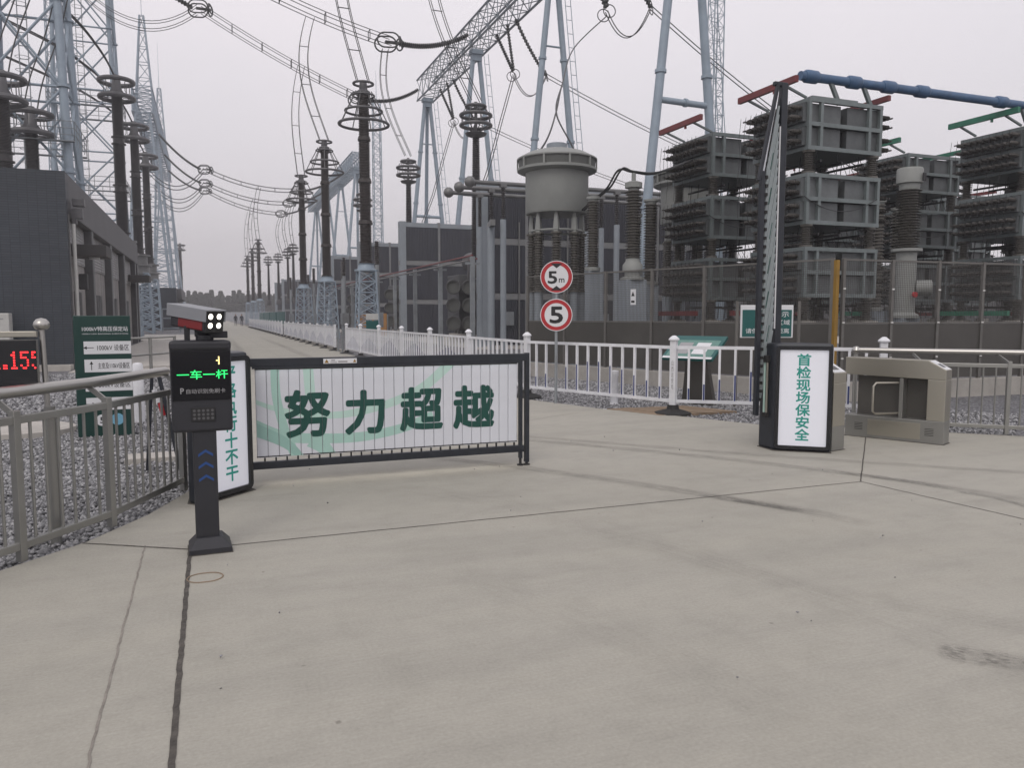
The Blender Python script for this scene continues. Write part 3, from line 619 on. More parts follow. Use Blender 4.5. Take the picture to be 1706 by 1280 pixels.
# ---------------------------------------------------------------- turnstiles and steel railings at the right
def turnstile(loc, rz, label, L=1.16):
    t = thing('turnstile', label, 'turnstile', loc, rz)        # local +y runs away along the cabinet
    W = 0.24
    MB().box((0, L / 2, 0.002), (W + 0.024, L + 0.024, 0.006)).build('contact_shade', 'sealant_and_contact_shade', t)  # contact shade under the turnstile, laid as a thin dark plate
    MB().box((0, L / 2, 0.14), (W, L, 0.28)).build('plinth', 'stainless_dull', t, bevel=0.006)
    MB().box((0, 0.10, 0.53), (W - 0.004, 0.20, 0.50)).build('end_column', 'stainless', t, bevel=0.006)
    MB().box((0, 0.50, 0.53), (W - 0.03, 0.045, 0.50)).build('mid_column', 'stainless_dull', t, bevel=0.004)
    MB().box((0.05, L / 2 + 0.04, 0.53), (0.012, L - 0.26, 0.50)).build('back_panel', 'yard_panel', t)
    top = MB().add([(-W / 2, 0.0, 0.78), (W / 2, 0.0, 0.78), (W / 2, L + 0.02, 0.80), (-W / 2, L + 0.02, 0.80), (-W / 2, 0.0, 0.90), (W / 2, 0.0, 0.90), (W / 2, 0.20, 1.01), (-W / 2, 0.20, 1.01), (W / 2, L + 0.02, 1.02), (-W / 2, L + 0.02, 1.02)],
                   [(0, 3, 2, 1), (0, 1, 5, 4), (4, 5, 6, 7), (7, 6, 8, 9), (0, 4, 7, 9, 3), (1, 2, 8, 6, 5), (2, 3, 9, 8)]).build('top_housing', 'stainless', t, bevel=0.006)
    rp = MB().add([(-0.112, 0.006, 0.9055), (0.112, 0.006, 0.9055), (0.112, 0.19, 1.0067), (-0.112, 0.19, 1.0067)], [(0, 1, 2, 3)]).build('reader_pad', 'sign_white', top)
    MB().add([(-0.055, 0.05, 0.9312), (0.055, 0.05, 0.9312), (0.055, 0.12, 0.9697), (-0.055, 0.12, 0.9697)], [(0, 1, 2, 3)]).build('reader_window', 'ring_grey', rp)
    for z in (0.10, 0.12, 0.14, 0.16, 0.18):
        for y in (0.16, L - 0.17): MB().box((-W / 2 - 0.001, y, z), (0.002, 0.10, 0.006)).build('vent_slot', 'ink_black', t)
    MB().box((-W / 2 - 0.001, L / 2 - 0.01, 0.14), (0.004, L - 0.54, 0.20)).build('service_hatch', 'stainless', t, bevel=0.002)
    MB().path([(-0.03, 0.50, 0.34), (-0.34, 0.72, 0.34), (-0.37, 0.74, 0.37), (-0.37, 0.74, 0.68), (-0.34, 0.72, 0.72), (-0.03, 0.50, 0.72)], 0.014, 8).tube((-0.03, 0.50, 0.30), (-0.03, 0.50, 0.76), 0.018).build('swing_flap', 'stainless', t, True)
    return t
ts = turnstile((8.28, 6.80, 0), R(25), 'stainless steel turnstile with swing flap standing clear beside the steel railing')
turnstile((6.73, 6.93, 0), R(13), 'stainless steel turnstile half hidden behind the lit barrier cabinet', 0.80)
def railing(name, label, posts, off, nper, h=0.90, ext=None):
    t = thing(name, label, 'railing', (posts[0][0], posts[0][1], 0)); o = Vector((posts[0][0], posts[0][1], 0))
    P = [Vector((x, y, 0)) - o for x, y in posts]; Z = Vector((0, 0, 1)); off = Vector((off[0], off[1], 0))
    for i, p in enumerate(P):
        pd = MB().box(p + Z * (h / 2 + 0.03), (0.050, 0.050, h + 0.06), math.atan2(off.y, off.x)).build('post', 'stainless_dull', t, bevel=0.004)
        MB().beam(p + Z * (h + 0.03), p + off + Z * 1.03, 0.012, 0.04).build('bracket', 'stainless_dull', pd)
    for a, b_ in zip(P, P[1:]):
        d = (b_ - a).normalized()
        for z in (0.10, h): MB().beam(a + Z * z, b_ + Z * z, 0.04, 0.05).build('rail', 'stainless_dull', t, bevel=0.004)
        n = max(2, round((b_ - a).length / nper))
        for i in range(1, n):
            q = a.lerp(b_, i / n); MB().tube(q + Z * 0.12, q + Z * (h - 0.02), 0.0105, n=8).build('picket', 'stainless_dull', t, True)
    hp_ = [p + off + Z * 1.06 for p in P]
    if ext: hp_ = [Vector((*e, 1.06)) - o for e in ext[0]] + hp_ + [Vector((*e, 1.06)) - o for e in ext[1]]
    MB().path(hp_, 0.040, 16).build('handrail', 'rail_steel', t, True)
    return t, hp_
railing('curved_railing', 'curved stainless steel railing with round handrail in front of the gravel bed', [(-2.35, 4.15), (-1.62, 5.02), (-1.14, 5.62), (-0.70, 6.32), (-0.24, 7.42)], (-0.12, 0.09), 0.115)
rr_, hp_ = railing('straight_railing', 'stainless steel railing running away from the clear turnstile over the gravel', [(8.93, 7.76), (9.66, 7.06), (10.6, 6.16), (11.6, 5.2)], (0.16, 0.30), 0.145, ext=([(8.62, 8.60)], []))
MB().lathe([(0.0, -0.06), (0.04, -0.045), (0.06, 0), (0.04, 0.045), (0.0, 0.06)], hp_[0], n=14).build('ball_end', 'rail_steel', rr_, True)
MB().tube(hp_[0] - Vector((0, 0, 1.06)), hp_[0], 0.03, n=10).build('post', 'stainless_dull', rr_)

# ---------------------------------------------------------------- white road fence
def fence_kit():
    k = {}
    k['post'] = MB().box((0, 0, 0.60), (0.10, 0.10, 1.12)).mesh('post', 'white_paint')
    k['cap'] = MB().lathe([(0.07, 1.16), (0.085, 1.165), (0.085, 1.185), (0.06, 1.21), (0.03, 1.235), (0.0, 1.24)], n=12).mesh('cap', 'white_paint', True)
    k['base'] = MB().lathe([(0.30, 0.0), (0.29, 0.02), (0.10, 0.075), (0.085, 0.14)], n=8).mesh('base', 'black_rubber')
    k['baluster'] = MB().box((0, 0, 0.62), (0.036, 0.036, 0.83)).mesh('baluster', 'white_paint')
    k['sleeve'] = MB().box((0.003, -0.0145, 0.5), (0.024, 0.012, 1.0)).mesh('blue_sleeve', 'fence_blue')
    return k
FK = fence_kit()
WAVE = [0.18, 0.25, 0.33, 0.40, 0.46, 0.52, 0.53, 0.47, 0.42, 0.34, 0.27, 0.19]
def road_fence(label, posts, fine=True, n=12, rng=None):
    o = Vector((*posts[0], 0)); t = thing('white_fence', label, 'fence', o)
    P = [Vector((x, y, 0)) - o for x, y in posts]; far = MB(); farb = MB(); farp = MB()
    for i, p in enumerate(P):
        if fine:
            d = P[min(i + 1, len(P) - 1)] - P[max(i - 1, 0)]; a = math.atan2(d.y, d.x)
            pp = put('post', FK['post'], t, 0.006, p, a); put('cap', FK['cap'], pp); put('base', FK['base'], t, 0, p)
        else:
            put('post', FK['post'], t, 0, p); put('base', FK['base'], t, 0, p)
    for i, (a, b_) in enumerate(zip(P, P[1:])):
        ang = math.atan2((b_ - a).y, (b_ - a).x)
        for z, h in ((0.20, 0.05), (1.05, 0.05)): MB().beam(a + Vector((0, 0, z)), b_ + Vector((0, 0, z)), 0.035, h).build('rail', 'white_paint', t)
        for j in range(n):
            q = a.lerp(b_, (j + 1) / (n + 1)); hh = WAVE[j * 12 // n]
            if fine:
                bo = put('baluster', FK['baluster'], t, 0, q, ang)
                s = put('blue_sleeve', FK['sleeve'], bo, 0, (0, 0, 0.225)); s.scale.z = hh
            else:
                far.box(q + Vector((0, 0, 0.62)), (0.036, 0.036, 0.83), ang); farb.box(q + Vector((-0.0145, 0, 0.22 + hh / 2)), (0.014, 0.022, hh), 0)
    if not fine:
        tag(far.build('balusters', 'white_paint', t), kind='stuff'); tag(farb.build('blue_sleeves', 'fence_blue', t), kind='stuff')
    return t
f1 = road_fence('white steel fence with blue-footed bars curving past the speed limit signs', [(5.30, 32.3), (5.34, 29.4), (5.42, 26.4), (5.50, 23.4), (5.57, 20.4), (5.62, 17.2), (5.66, 13.75), (6.85, 10.55), (9.30, 8.75)])
posts = [c for c in f1.children if c.name.split('.')[0] == 'post']
for p in posts[6:8]:
    lettering('山\n西\n送\n变\n电', 'ink_grey', p, 0, 0.62, 0.040, 0.46, -0.0512, 0.01)
road_fence('white steel fence along the road edge beyond the two grey gap posts', [(5.26, 35.2 + 3.0 * i) for i in range(9)], False)
road_fence('white steel fence along the road edge beside the far green banners', [(5.24, 61.5 + 3.0 * i) for i in range(17)], False)
for y in (33.2, 34.4): 
    tag(MB().lathe([(0.12, 0), (0.12, 0.02), (0.04, 0.03), (0.04, 0.95), (0.055, 0.96), (0.055, 1.0), (0.0, 1.01)], (5.28, y, 0), n=12).build('gap_post', 'galvanised'), 'short grey metal post in the gap of the white road fence', 'post', 'gap posts in the white fence')

# ---------------------------------------------------------------- signs and small things near the gate
sp = thing('speed_sign', 'two round red-rimmed limit signs reading 5 m and 5 on one thin pole', 'road sign', (5.72, 12.55, 0), R(-22))
MB().tube((0, 0, -0.06), (0, 0, 2.42), 0.026, n=10).build('pole', 'galvanised', sp, True)
MB().box((0, -0.01, 2.21), (0.12, 0.05, 0.05)).box((0, -0.01, 1.56), (0.12, 0.05, 0.05)).build('clamp', 'galvanised', sp)
for cz, n5 in ((2.225, 0), (1.562, 1)):
    pl = MB().lathe([(0.283, 0), (0.283, 0.006)], (0, -0.034, cz), (0, -1, 0), 48).build('plate', 'sign_white', sp)
    MB().disc((0, -0.0415, cz), 0.270, (0, -1, 0), 48, 0.207).build('red_rim', 'sign_red', pl)
    if n5:
        lettering('5', 'ink_black', pl, 0, cz, 0.215, 0.275, -0.0425, 0.05)
    else:
        lettering('5', 'ink_black', pl, -0.07, cz - 0.01, 0.150, 0.205, -0.0425, 0.045); lettering('m', 'ink_black', pl, 0.09, cz - 0.062, 0.095, 0.068, -0.0425, 0.03)
        MB().add([(-0.105, -0.0424, cz + 0.235), (0.105, -0.0424, cz + 0.235), (0, -0.0424, cz + 0.150)], [(0, 1, 2)]).add([(-0.105, -0.0424, cz - 0.235), (0.105, -0.0424, cz - 0.235), (0, -0.0424, cz - 0.155)], [(0, 2, 1)]).build('height_arrow', 'ink_black', pl)
# direction board behind the left railing
db = thing('direction_board', 'dark green standing board with white direction strips in the gravel', 'sign', (-1.28, 11.45, -0.03), R(3))
pb = MB().box((0, 0, 0.79), (0.66, 0.10, 1.58)).build('panel', 'board_green', db, bevel=0.008)
lettering('1000kV特高压保定站', 'sign_white', pb, 0.035, 1.41, 0.53, 0.062, -0.0512, 0.012)
lettering('1000kV UHV BAODING SUBSTATION', 'sign_white', pb, 0.035, 1.345, 0.53, 0.016, -0.0512, 0.0)
for z, tx, ar in ((1.165, '1000kV 设备区', 'l'), (0.93, '主变及110kV设备区', 'u'), (0.68, '500kV设备区', 'u'), (0.43, '备品库', 'r')):
    s = MB().box((0.055, -0.0515, z), (0.55, 0.004, 0.165)).build('white_strip', 'sign_white', pb)
    lettering(tx, 'ink_black', s, 0.12, z, 0.37, 0.078, -0.0545, 0.006)
    a = MB()
    if ar == 'l': a.box((-0.155, -0.0545, z), (0.10, 0.0006, 0.008)).add([(-0.225, -0.0545, z), (-0.185, -0.0545, z - 0.022), (-0.185, -0.0545, z + 0.022)], [(0, 1, 2)])
    elif ar == 'u': a.box((-0.14, -0.0545, z - 0.01), (0.008, 0.0006, 0.09)).add([(-0.14, -0.0545, z + 0.06), (-0.162, -0.0545, z + 0.02), (-0.118, -0.0545, z + 0.02)], [(0, 1, 2)])
    else: a.box((-0.18, -0.0545, z), (0.10, 0.0006, 0.008)).add([(-0.11, -0.0545, z), (-0.15, -0.0545, z + 0.022), (-0.15, -0.0545, z - 0.022)], [(0, 1, 2)])
    a.build('arrow', 'ink_black', s)
c1 = MB().disc((-0.045, -0.052, 0.215), 0.075, (0, -1, 0), 28).build('round_mark', 'sign_white', pb); lettering('5', 'ink_black', c1, -0.045, 0.215, 0.05, 0.075, -0.0535, 0.04)
mat('sky_blue_print', (0.16, 0.38, 0.52), 0.5, var=0.05)
MB().disc((0.135, -0.052, 0.22), 0.078, (0, -1, 0), 28).build('round_mark', 'sky_blue_print', pb)
# scrolling red display just behind the railing
ld = thing('led_display', 'black display box with scrolling red digits held by ball-topped steel posts', 'display', (-1.03, 6.12, 0))
MB().tube((0, 0, -0.05), (0, 0, 0.93), 0.036, n=12).build('post_sleeve', 'stainless_dull', ld, True)
MB().tube((-0.01, 0, 0.9), (-0.022, 0, 1.46), 0.018, n=12).build('post', 'rail_steel', ld, True)
MB().lathe([(0.03, -0.03), (0.045, -0.02), (0.052, 0.0), (0.048, 0.02), (0.03, 0.042), (0.0, 0.05)], (-0.022, 0, 1.485), n=16).build('ball_cap', 'rail_steel', ld, True)
MB().tube((-1.5, 0, -0.05), (-1.5, 0, 1.46), 0.036, n=12).build('post', 'stainless_dull', ld, True)
hs = MB().box((-0.78, -0.02, 1.225), (1.46, 0.09, 0.33)).build('display_box', 'cabinet_black', ld, bevel=0.006)
MB().box((-0.78, -0.0, 1.425), (1.46, 0.05, 0.04)).build('top_rail', 'stainless', ld, bevel=0.004)
FONT = {'1': ['00100', '01100', '00100', '00100', '00100', '00100', '01110'], '5': ['11110', '10000', '11100', '00010', '00010', '10010', '01100'], '.': ['00000'] * 5 + ['11000', '11000']}
x = -0.305
for ch in '1.155':
    px, py = [], []
    for j, row in enumerate(FONT[ch]):
        for i, q in enumerate(row):
            if q == '1' and x + i * 0.0125 < -0.052: px.append(i); py.append(j)
    mb = dot(px, py, x, 1.305, 0.0125, 0.0175, 0.0054, None, None, -0.0665)
    mb.build('lit_digit', 'led_red', hs); x += 0.0125 * (2.7 if ch == '.' else 5.3)
# small things in the gravel bed
tag(MB().lathe([(0.075, 0), (0.075, 0.86), (0.06, 0.90), (0, 0.91)], (-0.98, 12.7, -0.05), n=14).build('marker_bollard', 'white_paint', None, True), 'white marker bollard in the gravel just right of the direction board', 'bollard')
tag(MB().lathe([(0.085, 0), (0.085, 0.03), (0.072, 0.04), (0.072, 0.52), (0.08, 0.53), (0.08, 0.62), (0.0, 0.63)], (6.75, 12.3, -0.05), n=14).build('marker_bollard', 'white_paint', None, True), 'short white bollard in the gravel behind the white fence beside the sign pole', 'bollard')
bb = thing('barrier_board', 'red and white striped barrier trestle folded and leaning behind the railing', 'barrier', (-0.42, 8.6, -0.02), R(-12))
for i in range(2): MB().beam((-0.02 - 0.05 * i, 0, 0.56 + i * 0.13), (-0.06 - 0.05 * i, 0.02, 0.69 + i * 0.13), 0.05, 0.02).build('striped_panel', ('sign_red', 'sign_white')[i % 2], bb)
MB().beam((0.12, 0.0, 0), (-0.06, 0.03, 0.95), 0.03, 0.03).beam((-0.20, 0.0, 0), (-0.13, 0.03, 0.95), 0.03, 0.03).build('trestle_legs', 'dark_metal', bb)
cab = tag(MB().box((-0.62, 9.3, -0.03), (0.5, 0.35, 0.12)).build('junction_box', 'pad', None, bevel=0.01), 'low pale service lid in the gravel behind the leaning barrier trestle', 'box')
# tilted green lectern sign and the green warning board behind the white fence
le = thing('lectern_sign', 'tilted green information lectern on a grey stand behind the white fence', 'sign', (7.95, 11.60, 0), R(-62))
mm = Matrix.Rotation(R(33), 3, 'X')
tb = MB().box((0, 0, 0.98), (0.98, 0.70, 0.05), m=mm).build('board', 'sign_green', le, bevel=0.005)
def on_board(x, y, w, h, m, nm):
    mb = MB()
    mb.add([mm @ Vector((x + sx * w / 2, y + sy * h / 2, 0.0275)) + Vector((0, 0, 0.98)) for sx, sy in ((-1, -1), (1, -1), (1, 1), (-1, 1))], [(0, 1, 2, 3)]); return mb.build(nm, m, tb)
on_board(0, -0.04, 0.86, 0.50, 'lectern_print', 'printed_sheet'); on_board(0, -0.315, 0.94, 0.06, 'sign_white', 'printed_sheet')
for i in range(4):
    o = on_board(-0.18 + 0.34 * (i % 2), 0.06 - 0.2 * (i // 2), 0.26, 0.14, ('ink_grey', 'sign_white')[i % 2], 'printed_picture'); o.location.z = 0.002
MB().add([(-0.30, 0.12, -0.05), (0.34, 0.12, -0.05), (0.20, 0.02, 0.92), (-0.16, 0.02, 0.92), (-0.30, 0.22, -0.05), (0.34, 0.22, -0.05), (0.20, 0.12, 0.92), (-0.16, 0.12, 0.92)],
         [(0, 1, 2, 3), (7, 6, 5, 4), (0, 4, 5, 1), (1, 5, 6, 2), (2, 6, 7, 3), (3, 7, 4, 0)]).build('stand', 'yard_panel', le)
wb = thing('warning_board', 'green safety notice board on two steel posts behind the raised gate', 'sign', (8.95, 10.95, 0), R(-22))
for x in (-0.50, 0.56): MB().tube((x, 0, -0.05), (x, 0, 1.80), 0.03, n=8).build('post', 'yard_post', wb, True)
fb = MB().box((0, -0.02, 1.45), (0.90, 0.04, 0.56)).build('panel', 'sign_white', wb, bevel=0.01)
MB().box((0, -0.043, 1.42), (0.84, 0.004, 0.46)).build('green_field', 'sign_green', fb)
lettering('提示', 'sign_white', fb, 0.24, 1.575, 0.26, 0.095, -0.047, 0.01)
lettering('施工区域', 'sign_white', fb, 0.16, 1.435, 0.46, 0.085, -0.047, 0.01)
lettering('请保持安全距离', 'sign_white', fb, 0.01, 1.29, 0.74, 0.085, -0.047, 0.01)

# ---------------------------------------------------------------- plant yard screen: kerb wall, solid lower sheets, wire mesh above
def yard_screen(label, a, b, n, gate=False):
    a, b = Vector((*a, 0)), Vector((*b, 0)); t = thing('mesh_screen', label, 'fence', a); L = (b - a).length; d = (b - a) / L; Z = Vector((0, 0, 1)); nn = Vector((d.y, -d.x, 0))
    MB().beam(Z * 0.09, d * L + Z * 0.09, 0.22, 0.42).build('kerb_wall', 'kerb', t, bevel=0.01)
    for i in range(n + 1):
        p = d * (L * i / n); MB().box(p + Z * 1.44, (0.06, 0.06, 2.34), math.atan2(d.y, d.x)).build('post', 'yard_post', t)
        for z in (0.75, 1.42, 2.05): MB().box(p + Z * z + nn * 0.035, (0.05, 0.02, 0.03), math.atan2(d.y, d.x)).build('clip', 'bolt_white', t)
    for i in range(n):
        p, q = d * (L * i / n + 0.035), d * (L * (i + 1) / n - 0.035)
        MB().beam(p + Z * 0.86, q + Z * 0.86, 0.012, 1.06).build('lower_sheet', 'yard_panel', t)
        for z in (1.41, 2.585): MB().beam(p + Z * z, q + Z * z, 0.03, 0.035).build('mesh_frame', 'yard_post', t)
        w = MB(); m = int((q - p).length / 0.042)
        for j in range(1, m): e = p.lerp(q, j / m); w.beam(e + Z * 1.42, e + Z * 2.58, 0.0050, 0.0050)
        for j in range(1, 28): w.beam(p + Z * (1.42 + j * 0.042), q + Z * (1.42 + j * 0.042), 0.0050, 0.0050)
        tag(w.build('wire_mesh', 'yard_wire', t), kind='stuff')
    return t
s1 = yard_screen('brown-grey mesh screen with solid foot running back from the yellow post', (10.8, 11.4), (8.05, 19.5), 6)
s2 = yard_screen('brown-grey mesh screen with solid foot and gate leaves in front of the capacitor towers', (11.02, 11.36), (19.0, 11.0), 7)
MB().box((-0.20, -0.03, 1.40), (0.074, 0.074, 2.34)).build('yellow_post', 'yellow_paint', s2)
hz = MB().box((9.20, 15.90, 1.98), (0.02, 0.15, 0.36), R(19)).build('hazard_notice', 'sign_white')
tag(hz, 'small white hazard notice with triangle hanging on the mesh screen', 'sign')
tri = MB().add([(0, -0.05, 2.0), (0, 0.05, 2.0), (0, 0, 2.11)], [(0, 2, 1)]).add([(0, -0.05, 1.85), (0, 0.05, 1.85), (0, 0.05, 1.90), (0, -0.05, 1.90)], [(0, 3, 2, 1)])
tri.v = [tuple(Matrix.Rotation(R(19), 3, 'Z') @ Vector((-0.0135, v[1], 0)) + Vector((9.20, 15.90, v[2]))) for v in tri.v]; tri.build('warning_mark', 'ink_black', hz)

# ---------------------------------------------------------------- capacitor towers
def ins_mesh(name, h, rc, rs, n, m, fl=True, sides=14):
    pr = ([(rs * 1.05, 0), (rs * 1.05, 0.05)] if fl else []) + sheds(0.05 if fl else 0, h - 0.05 if fl else h, rc, rs, n) + ([(rs * 1.05, h - 0.05), (rs * 1.05, h)] if fl else [])
    return MB().lathe(pr, n=sides).mesh(name, m, True)
UNIT = None
def can_meshes():
    can = MB().box((0.62, 0, 0.24), (1.20, 0.190, 0.46)).mesh('capacitor_can', 'cap_can')
    bu = MB()
    for z in (0.11, 0.35):
        bu.lathe([(0.06, 0), (0.06, 0.03)] + sheds(0.03, 0.30, 0.035, 0.062, 5) + [(0.02, 0.31), (0.02, 0.40)], (0.02, 0, z), (-1, 0, 0), 9)
        bu.box((-0.36, 0, z), (0.03, 0.11, 0.035))
    return can, bu.mesh('bushing', 'cap_bushing', True)
CAN, BUSH = can_meshes()
POST_INS = ins_mesh('post_insulator', 0.57, 0.10, 0.155, 9, 'grey_porcelain')
FOOT_INS = ins_mesh('post_insulator', 0.62, 0.10, 0.16, 9, 'grey_porcelain')
FWX, FWY, TH = 2.42, 2.15, 1.28
def tier_frame():
    mb = MB(); t = 0.10
    for z in (0.05, TH / 2, TH - 0.05):
        for y in (0.05, FWY - 0.05): mb.box((FWX / 2, y, z), (FWX, t, t))
        for x in (0.05, FWX - 0.05): mb.box((x, FWY / 2, z), (t - 0.004, FWY - 0.2, t - 0.004))
    for y in (0.05, FWY - 0.05):
        for x in (0.05, 0.42, FWX - 0.42, FWX - 0.05): mb.box((x, y, TH / 2), (0.085, t - 0.006, TH - 0.006))
    mb.box((FWX / 2, FWY / 2, 0.045), (FWX - 0.22, FWY - 0.22, 0.02)).box((FWX / 2, FWY / 2, TH / 2 - 0.005), (FWX - 0.22, FWY - 0.22, 0.02))
    return mb.mesh('tier_frame', 'cap_frame')
FRAME = tier_frame()
TIERS = (1.99, 3.58 + 0.13, 5.72)
TZ = (2.02, 3.87, 5.72)
def jumpers():
    mb = MB(); r = random.Random(4)
    for i in range(10):
        y = 0.12 + i * 0.21; mb.path([(-0.54, y, 1.16), (-0.58, y + 0.02, 0.6), (-0.54, y, 0.12)], 0.006, 4)
        if i % 2: mb.path(sag((-0.55, y, 0.12), (-0.55, y + 0.1, -0.62), 0.0, 4), 0.006, 4)
    for x in (0.5, 1.2, 1.9):
        mb.tube((x, 0.1, -0.22), (x, 2.0, -0.22), 0.035, n=6)
        for y in (0.3, 0.9, 1.5, 1.9): mb.tube((x, y, -0.57), (x + 0.05, y, 0.02), 0.014, n=4)
    for i in range(6): mb.path(sag((2.1 + 0.1 * (i % 2), 0.2 + i * 0.3, -0.03), (2.75, 0.3 + i * 0.3, -0.55), 0.15, 5), 0.009, 4)
    return mb.mesh('jumper_wires', 'wire')
JUMP = jumpers()
def cap_tower(loc, label, bus):
    t = thing('capacitor_tower', label, 'capacitor bank', loc, 0, 'capacitor towers in the yard')
    for n, z in enumerate(TZ):
        f = put('tier_frame', FRAME, t, 0, (0, 0, z))
        for x in (0.16, FWX - 0.16):
            for y in (0.16, FWY - 0.16):
                if n: put('post_insulator', POST_INS, t, 0, (x, y, z - 0.57))
                else: put('post_insulator', FOOT_INS, t, 0, (x, y, z - 0.62))
        for side in (0, 1):
            for lv in (0.10, TH / 2 + 0.05):
                for i in range(9):
                    y = 0.20 + i * 0.215
                    c = put('capacitor_can', CAN, t, 0, (-0.12 if not side else FWX + 0.12, y, z + lv), math.pi if side else 0)
                    put('bushing', BUSH, c)
        tag(put('jumper_wires', JUMP, t, 0, (0.06, 0.06, z)), kind='stuff')
    for x in (0.16, FWX - 0.16):
        for y in (0.16, FWY - 0.16): MB().box((x, y, 0.70), (0.42, 0.42, 1.42)).build('pedestal', 'kerb', t)
    MB().box((-0.46, FWY / 2, 1.43 + 5.95), (0.10, FWY + 0.1, 0.16)).box((-0.46, FWY / 2 - 0.3, 7.28), (0.06, 0.05, 0.14)).build('bus_bar', bus, t)
    MB().box((FWX + 0.42, FWY * 0.55, 7.30), (0.10, FWY * 0.9, 0.14)).build('bus_bar', bus, t)
    MB().beam((-0.46, 0.35, 7.30), (0.2, 0.35, 7.08), 0.06, 0.05).beam((-0.46, 1.8, 7.30), (0.2, 1.8, 7.08), 0.06, 0.05).beam((FWX + 0.42, 1.2, 7.25), (FWX - 0.2, 1.2, 7.05), 0.06, 0.05).build('bus_bracket', 'cap_frame', t)
    MB().box((-0.52, FWY / 2, 1.62), (0.10, FWY + 0.2, 0.14)).build('lower_bus_bar', bus, t)
    MB().path(sag((-0.1, -0.02, 4.55), (2.3, -0.02, 4.6), 0.35), 0.012, 5).build('slack_wire', 'wire', t)
    return t
ct = cap_tower((14.18, 15.95, 0), 'three-tier grey capacitor tower with red bus bars under the end of the blue pipe', 'red_paint')
def ctower(loc, label, bus=None):
    o = dup(ct, loc, None, label)
    if bus:
        for c in o.children:
            if 'bus_bar' in c.name and c.type == 'MESH':
                c.data = c.data.copy(); c.data.materials.clear(); c.data.materials.append(MATS[bus])
    return o
ctower((14.18, 19.95, 0), 'three-tier grey capacitor tower with red bus bars standing nearer the drum reactors')
ctower((22.1, 16.0, 0), 'three-tier grey capacitor tower with green bus bars beneath the blue pipe', 'green_paint')
ctower((22.1, 20.1, 0), 'three-tier grey capacitor tower with green bus bars behind the blue pipe', 'green_paint')
ctower((26.4, 24.2, 0), 'three-tier grey capacitor tower far back in the yard, seen through the gaps', 'green_paint')
for lc_ in ((22.1, 24.3, 0), (30.2, 16.2, 0), (30.2, 20.4, 0), (31.5, 26.0, 0)):
    tag(ctower(lc_, 'three-tier grey capacitor tower in the back rows of the yard', 'red_paint'), None, None, 'back row capacitor towers')
bp = thing('blue_bus_pipe', 'thick blue bus pipe with collars running across the capacitor tower tops', 'pipe', (14.2, 16.35, 0))
MB().tube((0.0, 0, 7.62), (14.0, 0, 7.68), 0.115, n=16).build('pipe', 'blue_paint', bp, True)
for x in (0.35, 1.75, 2.95, 4.15, 7.2, 9.4): MB().lathe([(0.13, -0.22), (0.165, -0.16), (0.165, 0.16), (0.13, 0.22)], (x, 0, 7.625 + x * 0.0043), (1, 0, 0), 12).build('collar', 'blue_paint', bp, True)
for x in (1.0, 2.1, 8.1, 10.2): MB().beam((x, 0, 7.55), (x + 0.3, 0.0, 7.02), 0.08, 0.10).build('support', 'cap_frame', bp)
MB().box((1.1, 0, 7.09), (1.5, 0.16, 0.12)).build('support_plate', 'cap_frame', bp)

# ---------------------------------------------------------------- current transformers and arresters in the yard
def pole_unit(loc, label, name, cat, ztop, zins, zbase, r, head, ped, group=None, n=22, boxy=True, mats=('grey_porcelain', 'reactor_grey')):
    t = thing(name, label, cat, loc, 0, group)
    if boxy: MB().box((0, 0, zbase / 2 - 0.03), (ped, ped * 0.8, zbase + 0.06)).build('pedestal', 'beam_frame', t, bevel=0.01)
    else: MB().tube((0, 0, -0.06), (0, 0, zbase), ped / 2, n=14).build('pedestal', 'beam_frame', t, True)
    MB().lathe([(r * 1.15, 0), (r * 1.15, 0.06), (r * 0.8, 0.12), (r * 0.8, zins - zbase - 0.08), (r * 1.2, zins - zbase - 0.06), (r * 1.2, zins - zbase)], (0, 0, zbase), n=18).build('tank', mats[1], t, True)
    MB().lathe(sheds(zins, ztop - head, r * 0.68, r, n), n=20).build('insulator', mats[0], t, True)
    MB().lathe([(r * 0.75, 0), (r * 0.8, 0.05), (r * 0.8, 0.12), (r * 1.02, 0.14), (r * 1.02, head - 0.04), (r * 0.95, head), (0.0, head + 0.01)], (0, 0, ztop - head), n=20).build('head', mats[1], t, True)
    return t
c0 = pole_unit((14.25, 12.9, 0), 'stout ribbed current transformer with pale drum head behind the yard gate', 'current_transformer', 'current transformer', 4.72, 3.0, 1.5, 0.262, 0.46, 0.50, n=22)
MB().lathe([(0.17, 0), (0.17, 0.30), (0.13, 0.32)], (0.2, -0.1, 2.15), (0.7, -0.7, 0), 16).build('gauge_housing', 'reactor_grey', c0, True)
MB().lathe([(0.06, 0), (0.06, 0.05)], (-0.05, -0.28, 2.0), (0, -1, 0), 12).build('valve_wheel', 'sign_red', c0)
MB().box((0.08, -0.305, 4.5), (0.09, 0.03, 0.18)).build('sight_glass', 'ink_black', c0, bevel=0.01)
def arrester(loc, label):
    t = thing('surge_arrester', label, 'arrester', loc)
    MB().box((0, 0, 1.25), (0.62, 0.50, 2.6)).build('pedestal', 'beam_frame', t, bevel=0.012)
    MB().lathe([(0.34, 0), (0.34, 0.06), (0.22, 0.10), (0.22, 0.22), (0.28, 0.25), (0.28, 0.42), (0.20, 0.52), (0.20, 0.60)], (0, 0, 2.54), n=18).build('valve_housing', 'reactor_grey', t, True)
    MB().lathe(sheds(3.12, 5.0, 0.145, 0.225, 24), n=18).build('insulator', 'grey_porcelain', t, True)
    MB().lathe([(0.15, 0), (0.15, 0.05), (0.24, 0.08), (0.24, 0.22), (0.12, 0.26), (0.06, 0.27), (0.06, 0.48), (0.0, 0.5)], (0, 0, 5.0), n=18).build('terminal_head', 'reactor_grey', t, True)
    return t
